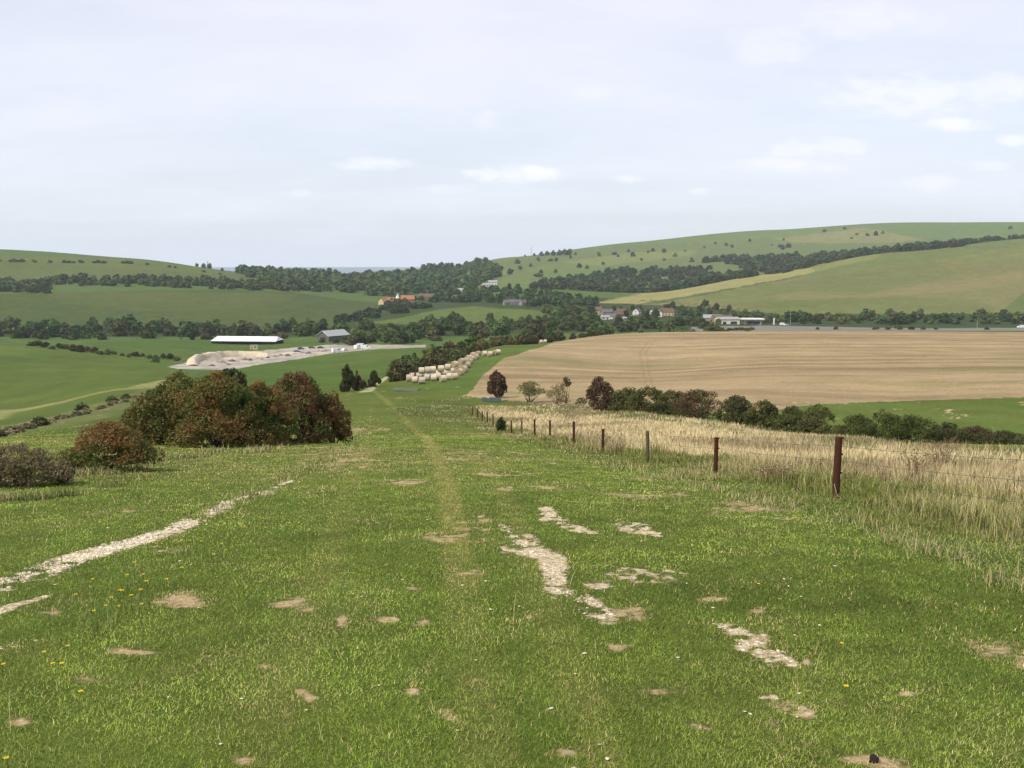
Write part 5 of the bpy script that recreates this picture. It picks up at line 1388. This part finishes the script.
# ------------------------------------------------------------------ flowers and thistles
M_STEM = plain_mat('flower_stem', tuple(alb(104, 128, 58)), .8, 10, .2); M_PETAL = plain_mat('yellow_petals', (.72, .56, .015), .7, 30, .12); M_CENT = plain_mat('flower_centre', (.55, .34, .01), .8, 30, .2)
def flower_proto(loc, h, r, seed):
    rs = random.Random(seed); root = empty('yellow_flower', loc)
    m = MB(); m.tube([(0, 0, -.01), (.01, .005, h * .5), (.015, .01, h)], [.0018, .0014, .0012], 5); m.build('stem', M_STEM, root)
    m = MB(); n_ = 13
    for k_ in range(n_):
        a = 6.283 * k_ / n_; b = .24
        c = Vector((.015, .01, h)); d = Vector((math.cos(a), math.sin(a), .25 + rs.uniform(-.1, .15))); e = Vector((-math.sin(a), math.cos(a), 0))
        m.face([c, c + d * r * .6 + e * r * b, c + d * r + e * r * .08, c + d * r - e * r * .08, c + d * r * .6 - e * r * b])
    hd = m.build('flower_head', M_PETAL, root)
    m = MB(); m.tube([(.015, .01, h - .004), (.015, .01, h + .006)], [r * .4, r * .25], 8); m.build('flower_centre', M_CENT, hd)
    return root
fp = [flower_proto((0, 0, 0), .07, .013, 1), flower_proto((0, 0, 0), .15, .012, 2)]
fl = [(50,671,0),(62,673,0),(85,700,0),(10,766,0),(2,671,0),(66,652,0),(45,660,0),(80,612,1),(95,596,1),(105,620,1),(110,618,1),(122,609,1),(127,611,1),(133,615,1),(139,611,1),(141,622,1),(121,622,1),(98,628,1),(128,592,1),(142,590,1),(134,580,1),(150,602,1),(170,598,1),(182,585,1),(180,553,1),(190,553,1),(204,554,1),(224,558,1),(213,570,1),(225,562,1),(158,560,1),(250,545,1),(845,694,0),(756,588,0),(840,650,0),(300,533,1),(262,528,1),(245,536,1)]
for i, (u, v, k_) in enumerate(fl):
    p = hit(u, v + 4)
    src = fp[k_] if (i == 0 or i == 7) else copy_tree(fp[k_])
    src.location = p; src.rotation_euler = (0, 0, i * 1.3); s = .85 + .3 * random.random() + (.25 if v < 620 else 0); src.scale = (s, s, s)
    tag(src, 'yellow flower in the turf right of the track, standing alone' if u > 700 else ('yellow flower on short stem close to the camera' if v > 640 else 'yellow flower on thin stem among wispy grass beside the chalk track'), 'flower',
        'yellow flowers right of the track' if u > 700 else ('yellow flowers close by' if v > 640 else 'yellow flowers beside the chalk track'))
# brown dock and thistle stems by the fence
M_DOCK = plain_mat('dead_stems', tuple(alb(134, 112, 86, 1.4)), .95, 10, .3)
def dead_plant(loc, w, h, n_, seed, label):
    rs = random.Random(seed); root = empty('dead_thistle', loc); tag(root, label, 'plant', 'dead thistles in the dry grass')
    m = MB(); s_ = MB()
    for k_ in range(n_):
        a = rs.uniform(0, 6.28); r = w * .5 * rs.random() ** .6; hh = h * rs.uniform(.55, 1); t = Vector((r * math.cos(a), r * math.sin(a), hh))
        m.tube([(r * .3 * math.cos(a), r * .3 * math.sin(a), -.05), t * .55 + Vector((0, 0, .05)), t], [.008, .006, .004], 4)
        for q in range(4):
            c = t + Vector((rs.uniform(-.07, .07), rs.uniform(-.07, .07), rs.uniform(-.15, .04))); rr_ = rs.uniform(.009, .018)
            s_.tube([c - Vector((0, 0, rr_)), c, c + Vector((0, 0, rr_))], [rr_ * .4, rr_, rr_ * .5], 5)
    m.v += s_.v; k0 = len(m.v) - len(s_.v); m.f += [[i + k0 for i in q] for q in s_.f]; m.m += s_.m
    m.build('foliage', M_DOCK, root)
dead_plant(on(781, 21.5), 1.3, .38, 60, 1, 'brown heap of dead stems left of the nearest rusty post')
dead_plant(on(925, 22), .9, .75, 26, 2, 'tall brown thistle clump in the dry grass right of the nearest post')
dead_plant(on(950, 26), 1.4, .9, 34, 3, 'wide brown thistle clump furthest right in the dry grass')
dead_plant(on(618, 36), .9, .5, 30, 4, 'brown dead stems behind the middle fence posts')
# stone and dark clod
m = MB(); m.tube([(0, 0, -.03), (.008, 0, .008), (.0, .005, .022), (0, .005, .026)], [.024, .028, .02, .006], 9); o = m.build('flint_stone', plain_mat('flint', tuple(alb(186, 164, 140, 1.5)), .8, 8, .3), None, hit(806, 664), True); tag(o, 'single brown flint at the tip of the right chalk patch', 'stone')
m = MB(); m.tube([(0, 0, -.02), (.01, 0, .02), (.0, .005, .028), (0, .005, .033)], [.02, .022, .015, .005], 9); o = m.build('earth_clod', plain_mat('dark_earth', tuple(alb(56, 44, 34)), .9, 8, .3), None, hit(872, 762), True); tag(o, 'dark clod of earth near the bottom edge', 'clod')

# ------------------------------------------------------------------ air
hz = MB(); hz.box((0, 0, 0), (2, 2, 2)); haze = hz.build('haze', [])
haze.data.materials.clear()
zlo, zhi = float(GZ.min()) - 1.5, max(float(GZ.max()), 175) + 20
haze.scale = (9200, 9200, (zhi - zlo) / 2); haze.location = (0, 0, (zhi + zlo) / 2)
m, nt, out = new_mat('haze_air')
pv = N(nt, 'ShaderNodeVolumePrincipled'); pv.inputs['Color'].default_value = (.80, .88, 1.0, 1); pv.inputs['Density'].default_value = .000070; pv.inputs['Anisotropy'].default_value = .2
nt.links.new(pv.outputs[0], out.inputs['Volume']); haze.data.materials.append(m); tag(haze, 'thin summer haze', kind='stuff')

# ------------------------------------------------------------------ sky, sun
SUN_EL, SUN_AZ = R_(47), R_(-125)      # azimuth from +Y towards +X: behind the camera, to the left
w = bpy.data.worlds.new('World'); scene.world = w; w.use_nodes = True
nt = w.node_tree; nt.nodes.clear()
out = nt.nodes.new('ShaderNodeOutputWorld'); bg = nt.nodes.new('ShaderNodeBackground')
sky = nt.nodes.new('ShaderNodeTexSky'); sky.sky_type = 'NISHITA'; sky.sun_disc = False
sky.sun_elevation = SUN_EL; sky.sun_rotation = SUN_AZ; sky.altitude = 100; sky.air_density = 1.0; sky.dust_density = 2.5; sky.ozone_density = 1.0
tc = nt.nodes.new('ShaderNodeTexCoord'); sx = nt.nodes.new('ShaderNodeSeparateXYZ'); nt.links.new(tc.outputs['Generated'], sx.inputs[0])
zc = mathn(nt, 'MAXIMUM', sx.outputs[2], 0.0)
inv = mathn(nt, 'ADD', zc, .16)
cv = nt.nodes.new('ShaderNodeCombineXYZ')
nt.links.new(mathn(nt, 'DIVIDE', sx.outputs[0], inv), cv.inputs[0]); nt.links.new(mathn(nt, 'DIVIDE', sx.outputs[1], inv), cv.inputs[1])
mp = nt.nodes.new('ShaderNodeMapping'); mp.inputs['Scale'].default_value = (.55, .9, 1); mp.inputs['Location'].default_value = (3.1, 1.7, 0); nt.links.new(cv.outputs[0], mp.inputs[0])
ci = noise(nt, mp.outputs[0], 1.1, 6, .6)
veil = rng_map(nt, ci, .30, .72, .66, .95, True)
# small fair-weather clouds, each at its bearing and height
yy = mathn(nt, 'MAXIMUM', sx.outputs[1], .05)
px = mathn(nt, 'DIVIDE', sx.outputs[0], yy); pz = mathn(nt, 'DIVIDE', sx.outputs[2], yy)
cv2 = nt.nodes.new('ShaderNodeCombineXYZ'); nt.links.new(px, cv2.inputs[0]); nt.links.new(mathn(nt, 'MULTIPLY', pz, 2.2), cv2.inputs[1])
cn = noise(nt, cv2.outputs[0], 26, 6, .6); cn2 = noise(nt, cv2.outputs[0], 9, 5, .6)
cum = None
for (u, v, hw, hh, s) in ((516,174,48,9,1.0),(372,165,40,7,.75),(628,178,16,5,.7),(698,191,10,4,.6),(450,189,30,5,.35),(905,97,85,20,.62),(958,124,36,8,.9),(1000,88,40,16,.5),(820,148,50,10,.55),(780,166,60,8,.5),(935,182,32,9,.5),(1013,140,16,6,.7),(488,122,16,10,.35),(590,92,22,9,.25),(770,45,40,22,.35),(302,193,12,4,.4),(860,20,70,18,.3),(985,165,24,6,.4)):
    a, sl = slopes(u, v); dx = hw / F; dz = hh / F
    e = mathn(nt, 'ADD', mathn(nt, 'POWER', mathn(nt, 'ABSOLUTE', mathn(nt, 'DIVIDE', mathn(nt, 'SUBTRACT', px, float(a)), dx)), 2), mathn(nt, 'POWER', mathn(nt, 'ABSOLUTE', mathn(nt, 'DIVIDE', mathn(nt, 'SUBTRACT', pz, float(sl)), dz)), 2))
    q = mathn(nt, 'MULTIPLY', rng_map(nt, mathn(nt, 'ADD', e, rng_map(nt, cn, .3, .7, .85, -.85)), -.3, 1.5, 1, 0, True), s)
    cum = q if cum is None else mathn(nt, 'MAXIMUM', cum, q)
scl = nt.nodes.new('ShaderNodeVectorMath'); scl.operation = 'SCALE'; scl.inputs['Scale'].default_value = .15
nt.links.new(sky.outputs[0], scl.inputs[0])
lowv = rng_map(nt, zc, 0.0, .16, 1, 0, True)
veil = mathn(nt, 'MAXIMUM', veil, mathn(nt, 'MULTIPLY', lowv, .92))
c = mixc(nt, veil, scl.outputs[0], mixc(nt, rng_map(nt, zc, .02, .34, 0, 1), (.74, .79, .875), (.77, .755, .845)))
c = mixc(nt, mathn(nt, 'MULTIPLY', cum, .62), c, (.97, .95, .95))
nt.links.new(c, bg.inputs['Color']); bg.inputs['Strength'].default_value = 1.0
nt.links.new(bg.outputs[0], out.inputs[0])

ld = bpy.data.lights.new('sun', 'SUN'); ld.energy = 3.0; ld.angle = R_(1.5); ld.color = (1, .94, .82)
lo = bpy.data.objects.new('sun', ld); COL.objects.link(lo)
sd = Vector((math.sin(SUN_AZ) * math.cos(SUN_EL), math.cos(SUN_AZ) * math.cos(SUN_EL), math.sin(SUN_EL)))
lo.rotation_euler = sd.to_track_quat('Z', 'Y').to_euler(); lo.location = sd * 60

cd = bpy.data.cameras.new('camera'); cam = bpy.data.objects.new('camera', cd); COL.objects.link(cam)
cd.sensor_fit = 'HORIZONTAL'; cd.sensor_width = 36; cd.lens = 36 * F / 1024
cd.clip_start = .05; cd.clip_end = 40000
cam.location = (0, 0, 0); cam.rotation_euler = (math.pi / 2 - PITCH, 0, 0)
scene.camera = cam
scene.view_settings.view_transform = 'Standard'; scene.view_settings.look = 'None'
scene.view_settings.exposure = 0.29; scene.view_settings.gamma = 1
scene.view_settings.use_curve_mapping = False
scene.cycles.use_denoising = True
scene.cycles.max_bounces = 8; scene.cycles.volume_bounces = 1
